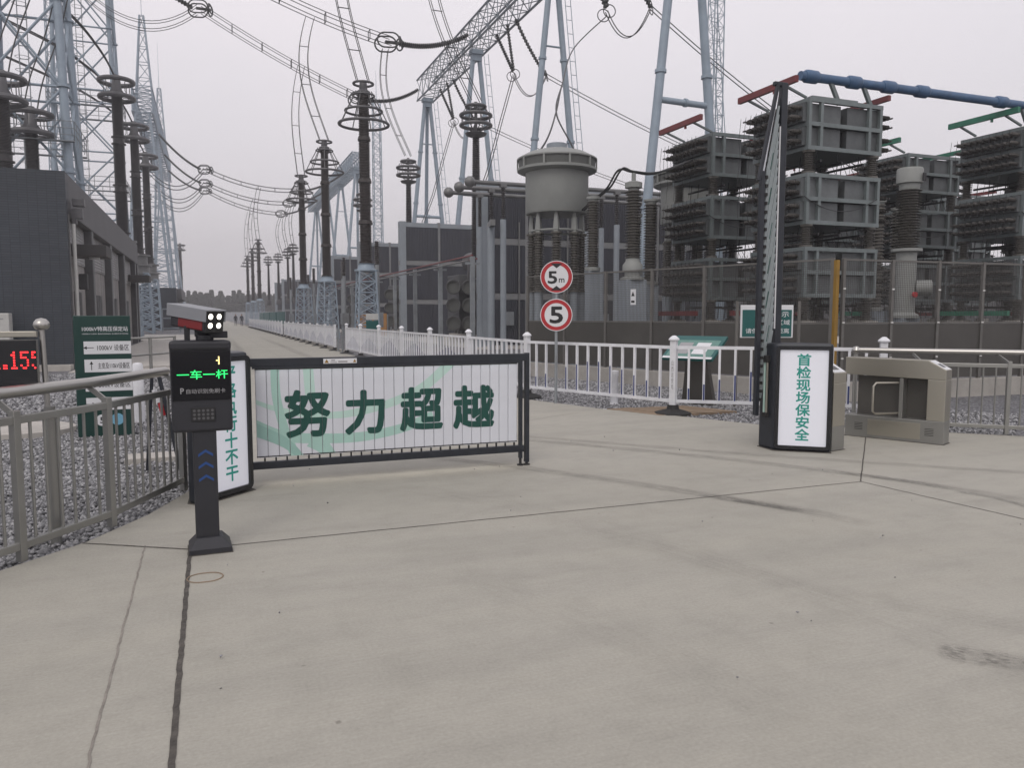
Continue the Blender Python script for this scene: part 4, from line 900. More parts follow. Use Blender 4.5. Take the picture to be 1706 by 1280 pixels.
arrester((11.13, 19.30, 0), 'tall grey ribbed arrester with round cap on a wide pale pedestal')
pole_unit((10.55, 20.6, 0), 'slim brown ribbed post on a pale box column between reactor and arrester', 'post_insulator_column', 'insulator', 4.95, 2.95, 2.85, 0.19, 0.10, 0.36, n=26)
pole_unit((11.9, 20.5, 0), 'slim brown ribbed post on a pale box column behind the tall arrester', 'post_insulator_column', 'insulator', 4.5, 2.85, 2.75, 0.20, 0.10, 0.42, n=24)
pole_unit((12.9, 21.3, 0), 'brown ribbed post on a pale column close to the red-barred capacitor tower', 'post_insulator_column', 'insulator', 5.1, 2.6, 2.5, 0.22, 0.12, 0.44, n=28)
pole_unit((18.6, 17.2, 0), 'slim ribbed post standing between the red and the green capacitor towers', 'post_insulator_column', 'insulator', 4.6, 1.8, 1.7, 0.19, 0.10, 0.4, n=30)
pole_unit((20.2, 19.4, 0), 'slim ribbed post standing just left of the green capacitor towers', 'post_insulator_column', 'insulator', 5.2, 1.8, 1.7, 0.19, 0.10, 0.4, n=30)
pole_unit((17.9, 21.8, 0), 'slim ribbed post standing behind the red-barred capacitor towers', 'post_insulator_column', 'insulator', 4.9, 1.8, 1.7, 0.19, 0.10, 0.4, n=30)

# ---------------------------------------------------------------- drum reactors
def reactor(loc, label):
    t = thing('drum_reactor', label, 'reactor', loc)
    zb, zt = 4.85, 6.18
    MB().lathe([(0.60, zb + 0.02), (1.00, zb), (1.03, zb + 0.05), (1.03, zt)], n=40).build('drum', 'reactor_grey', t, True)
    sh = MB().lathe([(1.00, zt - 0.02), (1.24, zt + 0.02), (1.30, zt + 0.05), (1.30, zt + 0.12), (1.26, zt + 0.12), (1.26, zt + 0.14)], n=40).build('lower_ring', 'reactor_grey', t, True)
    MB().lathe([(1.24, zt + 0.12), (1.26, zt + 0.40)], n=40).build('mesh_band', 'reactor_mesh', t, True)
    MB().lathe([(1.27, zt + 0.38), (1.31, zt + 0.40), (1.31, zt + 0.44), (1.20, zt + 0.50), (0.95, zt + 0.63), (0.60, zt + 0.73), (0.35, zt + 0.76), (0, zt + 0.77)], n=40).build('dome', 'reactor_grey', t, True)
    MB().lathe([(0.34, zt + 0.74), (0.34, zt + 0.93), (0.31, zt + 0.95), (0, zt + 0.95)], n=28).build('top_cap', 'beam_frame', t, True)
    for i in range(10):
        a = 2 * math.pi * i / 10 + 0.2; MB().box((1.285 * math.cos(a), 1.285 * math.sin(a), zt + 0.26), (0.05, 0.06, 0.32), a).build('band_strut', 'reactor_grey', t)
    L = ins_mesh('leg_insulator', 1.9, 0.10, 0.17, 22, 'grey_porcelain')
    for i in range(8):
        a = 2 * math.pi * i / 8 + 0.35; p = (0.82 * math.cos(a), 0.82 * math.sin(a))
        MB().lathe([(0.10, 0), (0.10, 0.06), (0.12, 0.08), (0.07, 0.62), (0.07, 0.66)], (*p, 4.22), n=4).build('leg_bracket', 'reactor_grey', t)
        put('leg_insulator', L, t, 0, (*p, 2.32)); MB().tube((*p, -0.06), (*p, 2.33), 0.13, n=10).build('leg_column', 'beam_frame', t, True)
    MB().torus((0, 0, 4.30), 0.82, 0.04, n=24, m=6).build('tie_ring', 'reactor_grey', t, True)
    return t
re1 = reactor((10.8, 23.7, 0), 'grey drum reactor with domed mesh-banded top beside the dark fire wall')
dup(re1, (16.45, 24.5, 0), R(20), 'grey drum reactor with domed top half hidden by the red-barred capacitor towers')
dup(re1, (22.6, 27.0, 0), R(50), 'grey drum reactor standing behind the green-barred capacitor towers')

# ---------------------------------------------------------------- left service hall
hl = thing('service_hall', 'long dark-tiled service hall with grey parapet and pillared side facing the road', 'building', (-3.76, 26.5, 0))
HW, HL_, HH = 14.0, 25.6, 5.78
MB().box((-HW / 2 - 0.003, 0.2, HH / 2 - 0.03), (HW, 0.4, HH + 0.06)).build('end_wall', 'dark_tile', hl)
MB().box((-HW / 2 - 0.24, HL_ / 2 + 0.2, 2.55), (HW - 0.1, HL_ - 0.45, 5.2)).build('bay_wall', 'bay_wall', hl)
MB().box((-0.17, HL_ / 2 + 0.2, 5.19), (0.34, HL_ - 0.4, 1.18)).build('parapet', 'parapet', hl, bevel=0.02)
MB().box((-HW / 2, HL_ / 2, 5.24), (HW - 0.8, HL_ - 0.6, 0.08)).build('roof', 'parapet', hl)
MB().box((-0.01, 0.28, 2.3), (0.06, 0.10, 4.55)).build('corner_pilaster', 'pillar_grey', hl)
for y in (5.6, 11.5, 17.2, 23.75, 25.4):
    MB().box((-0.155, y, 2.28), (0.27, 0.45, 4.62)).build('pillar', 'pillar_dark', hl, bevel=0.015)
    MB().box((-0.012, y, 2.28), (0.02, 0.40, 4.55)).build('pillar_front', 'wall_frame', hl)  # front face of the pillar, paler than its dark body
for y0, y1 in ((0.5, 5.3), (5.9, 11.2), (11.8, 16.9), (17.5, 23.4)):
    MB().box((-0.28, (y0 + y1) / 2, 3.9), (0.06, y1 - y0, 1.25)).build('louvre_panel', 'louvre', hl)
    d = MB().box((-0.30, (y0 + y1) / 2 + 0.6, 1.15), (0.06, 1.6, 2.4)).build('door', 'door_dark', hl)
    MB().box((-0.26, (y0 + y1) / 2 + 0.6, 1.15), (0.03, 0.05, 2.4)).box((-0.25, (y0 + y1) / 2 + 0.2, 1.1), (0.05, 0.04, 0.2)).build('door_edge', 'wall_frame', d)
for y in (2.4, 22.4):
    cn = MB().box((0.30, y, 3.62), (1.05, 1.5, 0.36)).build('canopy', 'canopy_dark', hl, bevel=0.02); MB().lathe([(0.16, 0), (0.16, 0.06)], (0.4, y, 3.38), n=12).build('canopy_lamp', 'sign_white', cn)
MB().tube((0.10, 0.45, 0), (0.10, 0.45, 4.3), 0.055, n=10).build('drain_pipe', 'ac_white', hl, True)
fl = MB().box((0.25, 0.6, 4.95), (0.32, 0.30, 0.22)).box((0.20, 0.6, 4.62), (0.30, 0.25, 0.30)).box((0.12, 0.55, 4.42), (0.14, 0.14, 0.25)).build('floodlight', 'ring_grey', hl, bevel=0.01)
MB().box((0.05, 2.4, 2.65), (0.25, 0.22, 0.5)).build('wall_camera', 'door_dark', hl, bevel=0.02)
MB().box((-2.0, -0.03, 1.12), (0.13, 0.07, 0.17)).build('socket_box', 'ac_white', hl, bevel=0.006)
MB().box((-HW / 2, -0.35, 0.02), (HW, 0.65, 0.16)).build('plinth_step', 'pad', hl)
ac = thing('air_conditioner', 'white outdoor air conditioner unit against the dark tiled end wall', 'air conditioner', (-5.75, 25.75, 0.10))
MB().box((0, 0, 1.12), (1.15, 0.42, 0.80)).build('casing', 'ac_white', ac, bevel=0.02); MB().lathe([(0.33, 0), (0.33, 0.02), (0.05, 0.03)], (-0.18, -0.21, 1.12), (0, -1, 0), 24).build('fan_grille', 'ring_grey', ac)
MB().box((0.0, 0, 0.36), (1.25, 0.46, 0.72)).build('stand', 'ac_white', ac, bevel=0.01); MB().box((0.36, -0.213, 1.36), (0.16, 0.004, 0.035)).build('maker_mark', 'ink_grey', ac)
h2 = thing('rear_hall', 'dark flat-fronted hall standing beyond the lattice supports on the left', 'building', (-3.2, 97, 0))
MB().box((-4, 10, 2.35), (8, 20, 4.7)).build('wall', 'dark_tile', h2); MB().box((0.2, 12, 4.1), (0.6, 18, 1.2)).build('parapet', 'parapet', h2)
for y in (5, 9, 13, 17): MB().box((0.1, y, 1.7), (0.3, 0.5, 3.4)).build('pillar', 'pillar_grey', h2)
ch = thing('service_cart', 'white steel frame rack standing before the dark rear hall', 'rack', (-3.3, 84, 0))
for x in (-0.8, 0.8): MB().box((x, 0, 1.1), (0.14, 0.14, 2.3)).build('upright', 'beam_frame', ch)
for z in (0.3, 1.3, 2.2): MB().box((0, 0, z), (1.7, 0.14, 0.14)).build('shelf', 'beam_frame', ch)
# low steel rails beside the hall pavement
lr = thing('low_railing', 'low grey pipe railing on the pavement beside the pillared hall', 'railing', (-1.6, 20.5, 0))
for i in range(4): MB().tube((i * 0.55 - 0.9, i * 0.9, -0.05), (i * 0.55 - 0.9, i * 0.9, 1.0), 0.04, n=8).build('post', 'stainless_dull', lr)
for z in (0.55, 0.98): MB().path([(i * 0.55 - 0.9, i * 0.9, z) for i in range(4)], 0.028, 8).build('rail', 'stainless_dull', lr)

# ---------------------------------------------------------------- fire walls, transformers, bus pipes
def fire_wall(y, label, X1=29.0, x0=13.1):
    L = X1 - x0; H_ = 8.35; t = thing('fire_wall', label, 'wall', (x0, y, 0), 0, 'fire walls between the transformers')
    n = max(2, round(L / 2.75)); bw = L / n
    MB().box((L / 2, 0.25, H_ / 2 - 0.05), (L - 0.1, 0.20, H_ - 0.2)).build('core', 'wall_frame', t)
    for i in range(n + 1):
        MB().box((i * bw + (0.25 if i == 0 else 0), 0.25, H_ / 2 - 0.03), (0.46 if i == 0 else 0.18, 0.56 if i == 0 else 0.46, H_ + 0.06)).build('pillar', 'beam_frame' if i == 0 else 'wall_frame', t, bevel=0.02)
    for z in (2.55, 5.38, 8.12):
        MB().box((L / 2, 0.25, z), (L, 0.42, 0.32)).build('band', 'beam_frame' if z > 8 else 'wall_frame', t)
    for i in range(n):
        for z0, z1 in ((0.0, 2.38), (2.72, 5.21), (5.55, 7.95)):
            MB().box((i * bw + bw / 2 + (0.2 if i == 0 else 0), 0.09, (z0 + z1) / 2), (bw - 0.20 - (0.38 if i == 0 else 0), 0.16, z1 - z0 - 0.03)).build('panel', 'fire_panel', t)
    return t
fire_wall(38.3, 'dark panelled fire wall with pale pillars directly behind the drum reactor')
wf_ = [o for o in bpy.data.objects if o.name == 'fire_wall'][0]
for x_, z_ in ((2.2, 6.4), (5.0, 7.2), (8.9, 6.9)): MB().tube((x_, -0.03, 0), (x_, -0.03, z_), 0.045, n=8).build('conduit', 'pipe_grey', wf_)
for x_, z_ in ((1.6, 1.4), (4.4, 1.6), (7.2, 1.3)): MB().box((x_, -0.08, z_), (0.5, 0.2, 0.7)).build('junction_box', 'galvanised', wf_)
fire_wall(56.0, 'dark panelled fire wall with pale pillars behind the fan-cooled transformer', 22)
fire_wall(72.6, 'dark panelled fire wall with pale pillars behind the tallest ring-caged bushing', 22)
fire_wall(90.5, 'dark panelled fire wall third along beyond the lattice-footed bushings', 20)
fire_wall(152.0, 'dark panelled fire wall far off beside the far slender bushings', 22)
fire_wall(168.0, 'dark panelled fire wall at the far end of the road', 22)
lo = thing('relay_building', 'long low grey relay building behind the capacitor towers', 'building', (29.5, 50.0, 0))
MB().box((24, 4, 2.2), (48, 8, 4.5)).build('wall', 'transformer', lo)
MB().box((24, 4, 4.55), (48.6, 8.6, 0.3)).build('roof', 'parapet', lo)
for i in range(12):
    w_ = MB().box((2.5 + i * 3.9, -0.03, 2.4), (1.6, 0.1, 1.3)).build('window', 'screen_black', lo); MB().box((2.5 + i * 3.9, -0.09, 2.4), (0.07, 0.06, 1.3)).build('mullion', 'wall_frame', w_)
def transformer(y, label):
    t = thing('transformer', label, 'transformer', (15.2, y, 0), 0, 'transformers between the fire walls')
    MB().box((2.2, 0, 1.9), (4.6, 5.2, 3.2)).build('tank', 'transformer', t, bevel=0.05)
    MB().box((2.2, 0, 0.15), (5.2, 5.8, 0.5)).build('plinth', 'pad', t)
    for i in range(7): MB().box((-0.15, -2.3 + i * 0.75, 1.9), (0.14, 0.10, 3.0)).build('rib', 'transformer', t)
    MB().lathe([(0.55, 0), (0.6, 0.1), (0.6, 3.4), (0.55, 3.5)], (0.8, -1.5, 5.0), (0, 1, 0), 20).build('oil_conservator', 'transformer', t, True)
    MB().box((0.8, -0.6, 4.2), (0.3, 0.3, 1.4)).box((0.8, 1.2, 4.2), (0.3, 0.3, 1.4)).build('conservator_leg', 'transformer', t)
    cb = MB().box((-0.95, -1.4, 2.3), (0.9, 2.4, 3.3)).build('cooler_bank', 'transformer', t, bevel=0.03)
    for i in range(2):
        for j in range(3):
            MB().lathe([(0.42, 0), (0.42, 0.75), (0.34, 0.78), (0.34, 0.70), (0.10, 0.66), (0.0, 0.66)], (-0.75 - i * 0.95, -2.55 + 0.0, 1.1 + j * 1.05), (-0.35, -1, 0), 20).build('fan_duct', 'reactor_mesh', cb, True)
            MB().torus(Vector((-0.75 - i * 0.95, -2.55, 1.1 + j * 1.05)) + Vector((-0.35, -1, 0)).normalized() * 0.77, 0.40, 0.035, (-0.35, -1, 0), 20, 6).build('fan_rim', 'ring_grey', cb, True)
    return t
tr = transformer(46.6, 'dark transformer with six round cooling fans between the first two fire walls')
dup(tr, (15.2, 63.5, 0), None, 'dark transformer with round cooling fans between the second and third fire walls')
dup(tr, (15.2, 81.0, 0), None, 'dark transformer between the third and fourth fire walls')
for i, (y, x0) in enumerate(((37.3, 11.2), (35.6, 11.2), (34.0, 11.2))):
    t = thing('tubular_bus', 'grey tubular busbar with a ball end running level before the fire wall top', 'busbar', (x0, y, 0), 0, 'ball-ended tubular busbars')
    MB().tube((0, 0, 7.56), (17.5, 0, 7.56), 0.10, n=12).build('tube', 'pipe_grey', t, True)
    MB().lathe([(0.0, -0.26), (0.16, -0.2), (0.25, -0.07), (0.25, 0.07), (0.16, 0.2), (0, 0.26)], (0, 0, 7.56), (1, 0, 0), 16).build('ball_end', 'pipe_grey', t, True)
    for x in (1.6, 7.5, 13.5):
        MB().lathe(sheds(0, 1.5, 0.07, 0.12, 16), (x, 0, 5.95), n=12).build('support_insulator', 'black_porcelain', t, True)
        MB().tube((x, 0, -0.05), (x, 0, 5.95), 0.14, n=12).build('support_post', 'beam_frame', t, True); MB().box((x, 0, 7.48), (0.3, 0.22, 0.18)).build('clamp', 'pipe_grey', t)
cb_ = thing('cross_beam', 'pale steel cross arm carried on a post before the fire wall pillar', 'bracket', (12.3, 34.2, 0))
MB().beam((-0.25, -0.9, 5.72), (0.35, 1.3, 5.76), 0.22, 0.26).build('arm', 'pipe_grey', cb_); MB().tube((0.05, 0.2, -0.05), (0.05, 0.2, 5.65), 0.17, n=12).build('post', 'beam_frame', cb_, True)
rb = thing('red_bus_run', 'dull red bus pipes carried on thin grey posts along the transformer bays', 'busbar', (11.8, 35.5, 0))
for k_, (dx, dz) in enumerate(((0, 4.4), (0.22, 4.25), (-0.2, 4.15))): MB().tube((dx, 0, dz), (dx, 45, dz), 0.045, n=6).build('pipe', 'red_paint' if k_ < 2 else 'pipe_grey', rb)
for i in range(9): MB().box((0, i * 5.5, 2.15), (0.20, 0.20, 4.4)).build('post', 'galvanised', rb); MB().box((0, i * 5.5, 4.02), (0.7, 0.12, 0.10)).build('post_arm', 'galvanised', rb)

# ---------------------------------------------------------------- lattice helpers
def lattice(mb, w0, w1, z0, z1, n, rl, rb_, c0=(0, 0), c1=None, sides=5, legs=True):
    c1 = c1 or c0; S_ = ((-1, -1), (1, -1), (1, 1), (-1, 1))
    def P(s, t):
        w = (w0 + (w1 - w0) * t) / 2; return Vector((c0[0] + (c1[0] - c0[0]) * t + s[0] * w, c0[1] + (c1[1] - c0[1]) * t + s[1] * w, z0 + (z1 - z0) * t))
    if legs:
        for s in S_: mb.tube(P(s, 0), P(s, 1), rl, rl * 0.85, sides + 3)
    for i in range(n):
        a, b = i / n, (i + 1) / n
        for j in range(4):
            s, e = S_[j], S_[(j + 1) % 4]
            if i % 2: mb.tube(P(s, a), P(e, b), rb_, n=sides)
            else: mb.tube(P(e, a), P(s, b), rb_, n=sides)
            if n < 14: mb.tube(P(e, a) if i % 2 else P(s, a), P(s, b) if i % 2 else P(e, b), rb_, n=sides)
            mb.tube(P(s, b), P(e, b), rb_, n=sides)
    return mb
def zig(mb, p, q, w, h, n, rc, rb_):
    """box truss from p to q (horizontal)"""
    p, q = Vector(p), Vector(q); u, _, d = basis(q - p); Z = Vector((0, 0, 1))
    cs = [(-w / 2, 0), (w / 2, 0), (w / 2, h), (-w / 2, h)]
    K = lambda c, t: p.lerp(q, t) + u * c[0] + Z * c[1]
    for c in cs: mb.tube(K(c, 0), K(c, 1), rc, n=6)
    for i in range(n):
        a, b = i / n, (i + 1) / n
        for j in range(4):
            e, f = cs[j], cs[(j + 1) % 4]
            mb.tube(K(e, a), K(f, b), rb_, n=4); mb.tube(K(f, a), K(e, b), rb_, n=4); mb.tube(K(e, a), K(f, a), rb_, n=4)
    return mb

# ---------------------------------------------------------------- ring-caged bushings on lattice feet (right of road)
def caged(label, loc):
    t = thing('caged_bushing', label, 'bushing', loc, 0, 'ring-caged bushings beside the road')
    lattice(MB(), 1.15, 0.84, -0.06, 3.9, 7, 0.055, 0.028).build('lattice_support', 'steel_blue', t)
    MB().lathe([(0.62, 0), (0.62, 0.08), (0.46, 0.12), (0.40, 0.35), (0.46, 0.40)], (0, 0, 3.88), n=20).build('mounting_flange', 'steel_blue', t, True)
    z = 4.28
    for i in range(4):
        h = (12.85 - 4.28) / 4; r = 0.335 - i * 0.018
        MB().lathe([(r * 1.1, 0), (r * 1.1, 0.10)] + sheds(0.10, h - 0.10, r * 0.84, r, 24) + [(r * 1.12, h - 0.10), (r * 1.12, h)], (0, 0, z), n=18).build('insulator', 'brown_porcelain', t, True); z += h
    cg = MB().torus((0, 0, 11.45), 1.27, 0.075, n=40).build('cage_ring', 'ring_grey', t, True)
    MB().torus((0, 0, 12.12), 0.94, 0.065, n=36).build('cage_ring', 'ring_grey', t, True)
    MB().torus((0, 0, 12.90), 0.56, 0.05, n=28).build('cage_ring', 'ring_grey', t, True)
    MB().torus((0, 0, 13.50), 0.50, 0.065, n=28).build('cage_ring', 'ring_grey', t, True)
    for i in range(8):
        a = 2 * math.pi * i / 8 + 0.3; e = Vector((math.cos(a), math.sin(a), 0)); Z = Vector((0, 0, 1))
        MB().path([e * 1.27 + Z * 11.45, e * 0.94 + Z * 12.12, e * 0.42 + Z * 13.1], 0.028, 5).build('cage_strut', 'ring_grey', t)
    MB().lathe([(0.30, 12.85), (0.36, 12.9), (0.36, 13.1), (0.22, 13.2), (0.18, 13.62), (0, 13.64)], n=16).build('terminal', 'ring_grey', t, True)
    return t
b1 = caged('tall brown bushing with three-ring cage on lattice foot, the tallest beside the road', (7.9, 41.5, 0))
dup(b1, (7.9, 56.0, 0), R(20), 'tall brown bushing with ring cage on lattice foot, second along the road')
dup(b1, (7.9, 70.2, 0), R(40), 'tall brown bushing with ring cage on lattice foot, third along the road')
for y in (131, 149, 167.5): dup(b1, (7.9, y, 0), R(y), 'slender far bushing with ring cage beyond the far fire walls', 'far ring-caged bushings')
def ringed(label, loc, ztop=13.8):
    t = thing('ring_bushing', label, 'bushing', loc, 0, 'double-ringed transformer bushings')
    MB().lathe([(0.50, 3.6), (0.50, 4.4), (0.42, 4.5)] + sheds(4.5, ztop - 1.9, 0.26, 0.33, 60, 0.62) + [(0.2, ztop - 1.85)], n=16).build('insulator', 'black_porcelain', t, True)
    MB().lathe([(0.2, -0.1), (0.52, 0), (0.60, 0.12), (0.30, 0.2)], (0, 0, ztop - 2.0), n=24).build('bowl_ring', 'ring_grey', t, True)
    MB().torus((0, 0, ztop - 1.45), 0.82, 0.10, n=36).build('grading_ring', 'ring_grey', t, True); MB().torus((0, 0, ztop - 0.92), 0.82, 0.10, n=36).build('grading_ring', 'ring_grey', t, True)
    MB().torus((0, 0, ztop - 0.45), 0.52, 0.09, n=30).build('grading_ring', 'ring_grey', t, True)
    sp_ = MB()
    for i in range(8):
        a = 2 * math.pi * i / 8; e = Vector((math.cos(a), math.sin(a), 0)); Z = Vector((0, 0, 1))
        sp_.path([e * 0.15 + Z * (ztop - 1.8), e * 0.80 + Z * (ztop - 1.45), e * 0.80 + Z * (ztop - 0.92), e * 0.50 + Z * (ztop - 0.45), e * 0.1 + Z * (ztop - 0.4)], 0.025, 5)
    sp_.build('ring_spokes', 'ring_grey', t); MB().tube((0, 0, ztop - 1.9), (0, 0, ztop - 0.2), 0.09, n=10).build('terminal', 'ring_grey', t)
    return t
r1 = ringed('black slender bushing with two grading rings rising at the first fire wall', (14.0, 41.4, 0), 13.35)
dup(r1, (14.2, 57.6, 0), 0, 'black slender bushing with two grading rings rising behind the second fire wall')
dup(r1, (14.0, 74.8, 0), 0, 'black slender bushing with two grading rings rising behind the third fire wall')
for x_, y in ((13.2, 131), (13.2, 140), (12.6, 152), (11.4, 160)): dup(r1, (x_, y, 0), 0, 'small far bushing with two grading rings near the far fire walls', 'far double-ringed bushings')
# ---------------------------------------------------------------- thick bushings of the enclosed switchgear (left of road)
def thick(label, loc, ztop=18.9, zfoot=6.0, r=0.43):
    t = thing('switchgear_bushing', label, 'bushing', loc, 0, 'thick switchgear bushings left of the road')
    lattice(MB(), 2.0, 1.5, -0.06, zfoot - 0.6, 7, 0.10, 0.05).build('lattice_support', 'steel_blue', t)
    MB().lathe([(0.85, 0), (0.85, 0.7), (1.05, 0.72), (1.05, 0.85), (0.7, 0.9), (0.7, 1.6), (0.95, 1.62), (0.95, 1.75), (r, 1.8)], (0, 0, zfoot - 0.7), n=20).build('base_tank', 'pipe_grey', t, True)
    MB().lathe([(0.6, 0), (0.6, 5.2), (0.75, 5.22), (0.75, 5.4), (0.5, 5.42)], (-0.4, 0, zfoot - 0.1), (-1, 0.1, 0), 18).build('duct', 'pipe_grey', t, True)
    z0 = zfoot + 1.1; zt = ztop - 1.5; n = 3
    for i in range(n):
        h = (zt - z0) / n; rr = r * (1 - 0.06 * i)
        MB().lathe([(rr * 1.3, 0), (rr * 1.3, 0.08), (rr, 0.1), (rr, 0.45), (rr * 1.3, 0.47), (rr * 1.3, 0.55)] + sheds(0.6, h, rr * 0.88, rr, 34), (0, 0, z0 + i * h), n=18).build('insulator', 'black_porcelain', t, True)
    for dz in (0.0, 1.15): MB().torus((0, 0, zt - 0.1 + dz), 1.12, 0.17, n=40).build('grading_ring', 'ring_grey', t, True)
    sp_ = MB()
    for i in range(8):
        a = 2 * math.pi * i / 8; e = Vector((math.cos(a), math.sin(a), 0)); Z = Vector((0, 0, 1))
        sp_.path([e * 0.4 + Z * (zt - 0.1), e * 1.1 + Z * (zt - 0.1), e * 0.85 + Z * (zt + 0.3), e * 0.85 + Z * (zt + 0.9), e * 1.05 + Z * (zt + 1.05)], 0.03, 5)
    sp_.build('ring_spokes', 'ring_grey', t); MB().lathe([(0.45, 0), (0.6, 0.15), (0.35, 0.5), (0.25, 1.5)], (0, 0, zt), n=14).build('terminal', 'ring_grey', t, True)
    return t
l1 = thick('thick dark switchgear bushing with two fat rings, first beyond the pillared hall', (-5.6, 64.6, 0))
dup(l1, (-5.6, 79.2, 0), 0, 'thick dark switchgear bushing with two fat rings, second beyond the pillared hall')
dup(l1, (-5.6, 93.2, 0), 0, 'thick dark switchgear bushing with two fat rings, third beyond the pillared hall')
dup(l1, (-5.6, 206, 0), 0, 'thick dark switchgear bushing standing alone above the dark rear hall')
dup(l1, (-9.4, 54.6, -5.0), 0, 'thick dark switchgear bushing rising over the tiled hall roof beside the braced tower')
dup(l1, (-10.1, 51.0, -4.0), 0, 'thick dark switchgear bushing rising over the tiled hall roof at its open end')
# ---------------------------------------------------------------- braced tube towers (left) and lattice masts
def tube_tower(label, loc, w0, w1, h, n, rl, rb_, platform=()):
    t = thing('tube_tower', label, 'tower', loc, 0, 'braced steel tube towers left of the road')
    for s in ((-1, -1), (1, -1), (1, 1), (-1, 1)):
        lg = MB().tube((s[0] * w0 / 2, s[1] * w0 / 2, -0.06), (s[0] * w1 / 2, s[1] * w1 / 2, h), rl, rl * 0.7, 12)
        for i in range(1, n): 
            f = i / n; w = (w0 + (w1 - w0) * f) / 2; lg.lathe([(rl * 1.35, -0.06), (rl * 1.35, 0.06)], (s[0] * w, s[1] * w, h * f), n=12)
        lg.build('leg', 'steel_blue', t, True)
    lattice(MB(), w0, w1, -0.06, h, n, rl, rb_, sides=6, legs=False).build('bracing', 'steel_blue', t, True)
    for z in platform:
        w = w0 + (w1 - w0) * z / h + 0.9; p = MB().box((0, -w / 2, z), (w, 0.5, 0.05)).build('platform', 'galvanised', t); MB().box((0, w / 2, z), (w, 0.5, 0.05)).build('platform', 'galvanised', t)
        gr = MB()
        for k_ in range(4):
            a = [(-w / 2, -w / 2), (w / 2, -w / 2), (w / 2, w / 2), (-w / 2, w / 2)]; q0, q1 = a[k_], a[(k_ + 1) % 4]
            for zz in (0.4, 0.8, 1.2): gr.tube((*q0, z + zz), (*q1, z + zz), 0.025, n=4)
            for i in range(6): f = i / 5; gr.tube((q0[0] + (q1[0] - q0[0]) * f, q0[1] + (q1[1] - q0[1]) * f, z), (q0[0] + (q1[0] - q0[0]) * f, q0[1] + (q1[1] - q0[1]) * f, z + 1.2), 0.025, n=4)
        gr.build('guard_rail', 'galvanised', p)
    ld_ = MB(); x = -w0 * 0.1
    for sx in (-0.25, 0.25): ld_.tube((x + sx, w0 * 0.3, 0), (x + sx, w1 * 0.3, h), 0.03, n=4)
    for i in range(int(h / 0.8)): f = i * 0.8 / h; y = (w0 + (w1 - w0) * f) * 0.3; ld_.tube((x - 0.25, y, i * 0.8), (x + 0.25, y, i * 0.8), 0.022, n=4); ld_.torus((x, y - 0.45, i * 0.8), 0.42, 0.02, n=10, m=3)
    ld_.build('caged_ladder', 'galvanised', t)
    return t
tube_tower('pale blue braced tube tower rising close behind the tiled hall', (-9.7, 57.0, 0), 4.9, 2.6, 46, 9, 0.27, 0.085, (12.0,))
tube_tower('pale blue braced tube tower standing behind the first switchgear bushing', (-9.0, 77.5, 0), 5.4, 3.2, 46, 9, 0.20, 0.07, (12.0, 19.0))
lb = thing('beam_gantry', 'pale lattice beam carried high between the far left masts', 'gantry', (-7.6, 124, 0))
zig(MB(), (0, 0, 30.2), (0, 62, 30.2), 2.6, 3.6, 26, 0.13, 0.06).build('truss_beam', 'steel_blue', lb)
for y_ in (0.5, 61.5):
    for s_ in (-1, 1): MB().tube((s_ * 3.2, y_, -0.06), (s_ * 0.9, y_, 30.3), 0.22, 0.17, 10).build('leg', 'steel_blue', lb, True)
    for z_ in (8, 15, 22): f_ = 3.2 - 2.3 * z_ / 30.3; MB().tube((-f_, y_, z_), (f_, y_, z_), 0.13, n=8).build('cross_tie', 'steel_blue', lb, True)
def mast(label, loc, w0, w1, h, n, tip, rl=0.09, rb_=0.045, group=None):
    t = thing('lattice_mast', label, 'mast', loc, 0, group)
    lattice(MB(), w0, w1, -0.06, h, n, rl, rb_, sides=4).build('lattice', 'steel_blue', t); MB().tube((0, 0, h), (0, 0, h + tip), 0.05, 0.015, 5).build('lightning_rod', 'steel_blue', t); return t
mast('tall pointed lattice mast with lightning rod beyond the left bushings', (-8.3, 142.5, 0), 7.6, 0.6, 49.5, 20, 9, 0.17, 0.055)
mast('smaller pointed lattice mast with lightning rod beside the tall left mast', (-7.4, 172, 0), 5.2, 0.6, 46, 22, 9, 0.14, 0.06)
mast('slim parallel lattice mast behind the capacitor towers', (36.0, 50.6, 0), 0.95, 0.75, 44, 48, 3, 0.05, 0.024)
mast('slim parallel lattice mast behind the second ring-caged bushing', (22.6, 109.5, 0), 1.3, 0.95, 31, 34, 4, 0.07, 0.035)
mast('slim lattice mast seen thinly behind the left tube towers', (-17.5, 118, 0), 2.2, 0.9, 48, 30, 4, 0.08, 0.04)
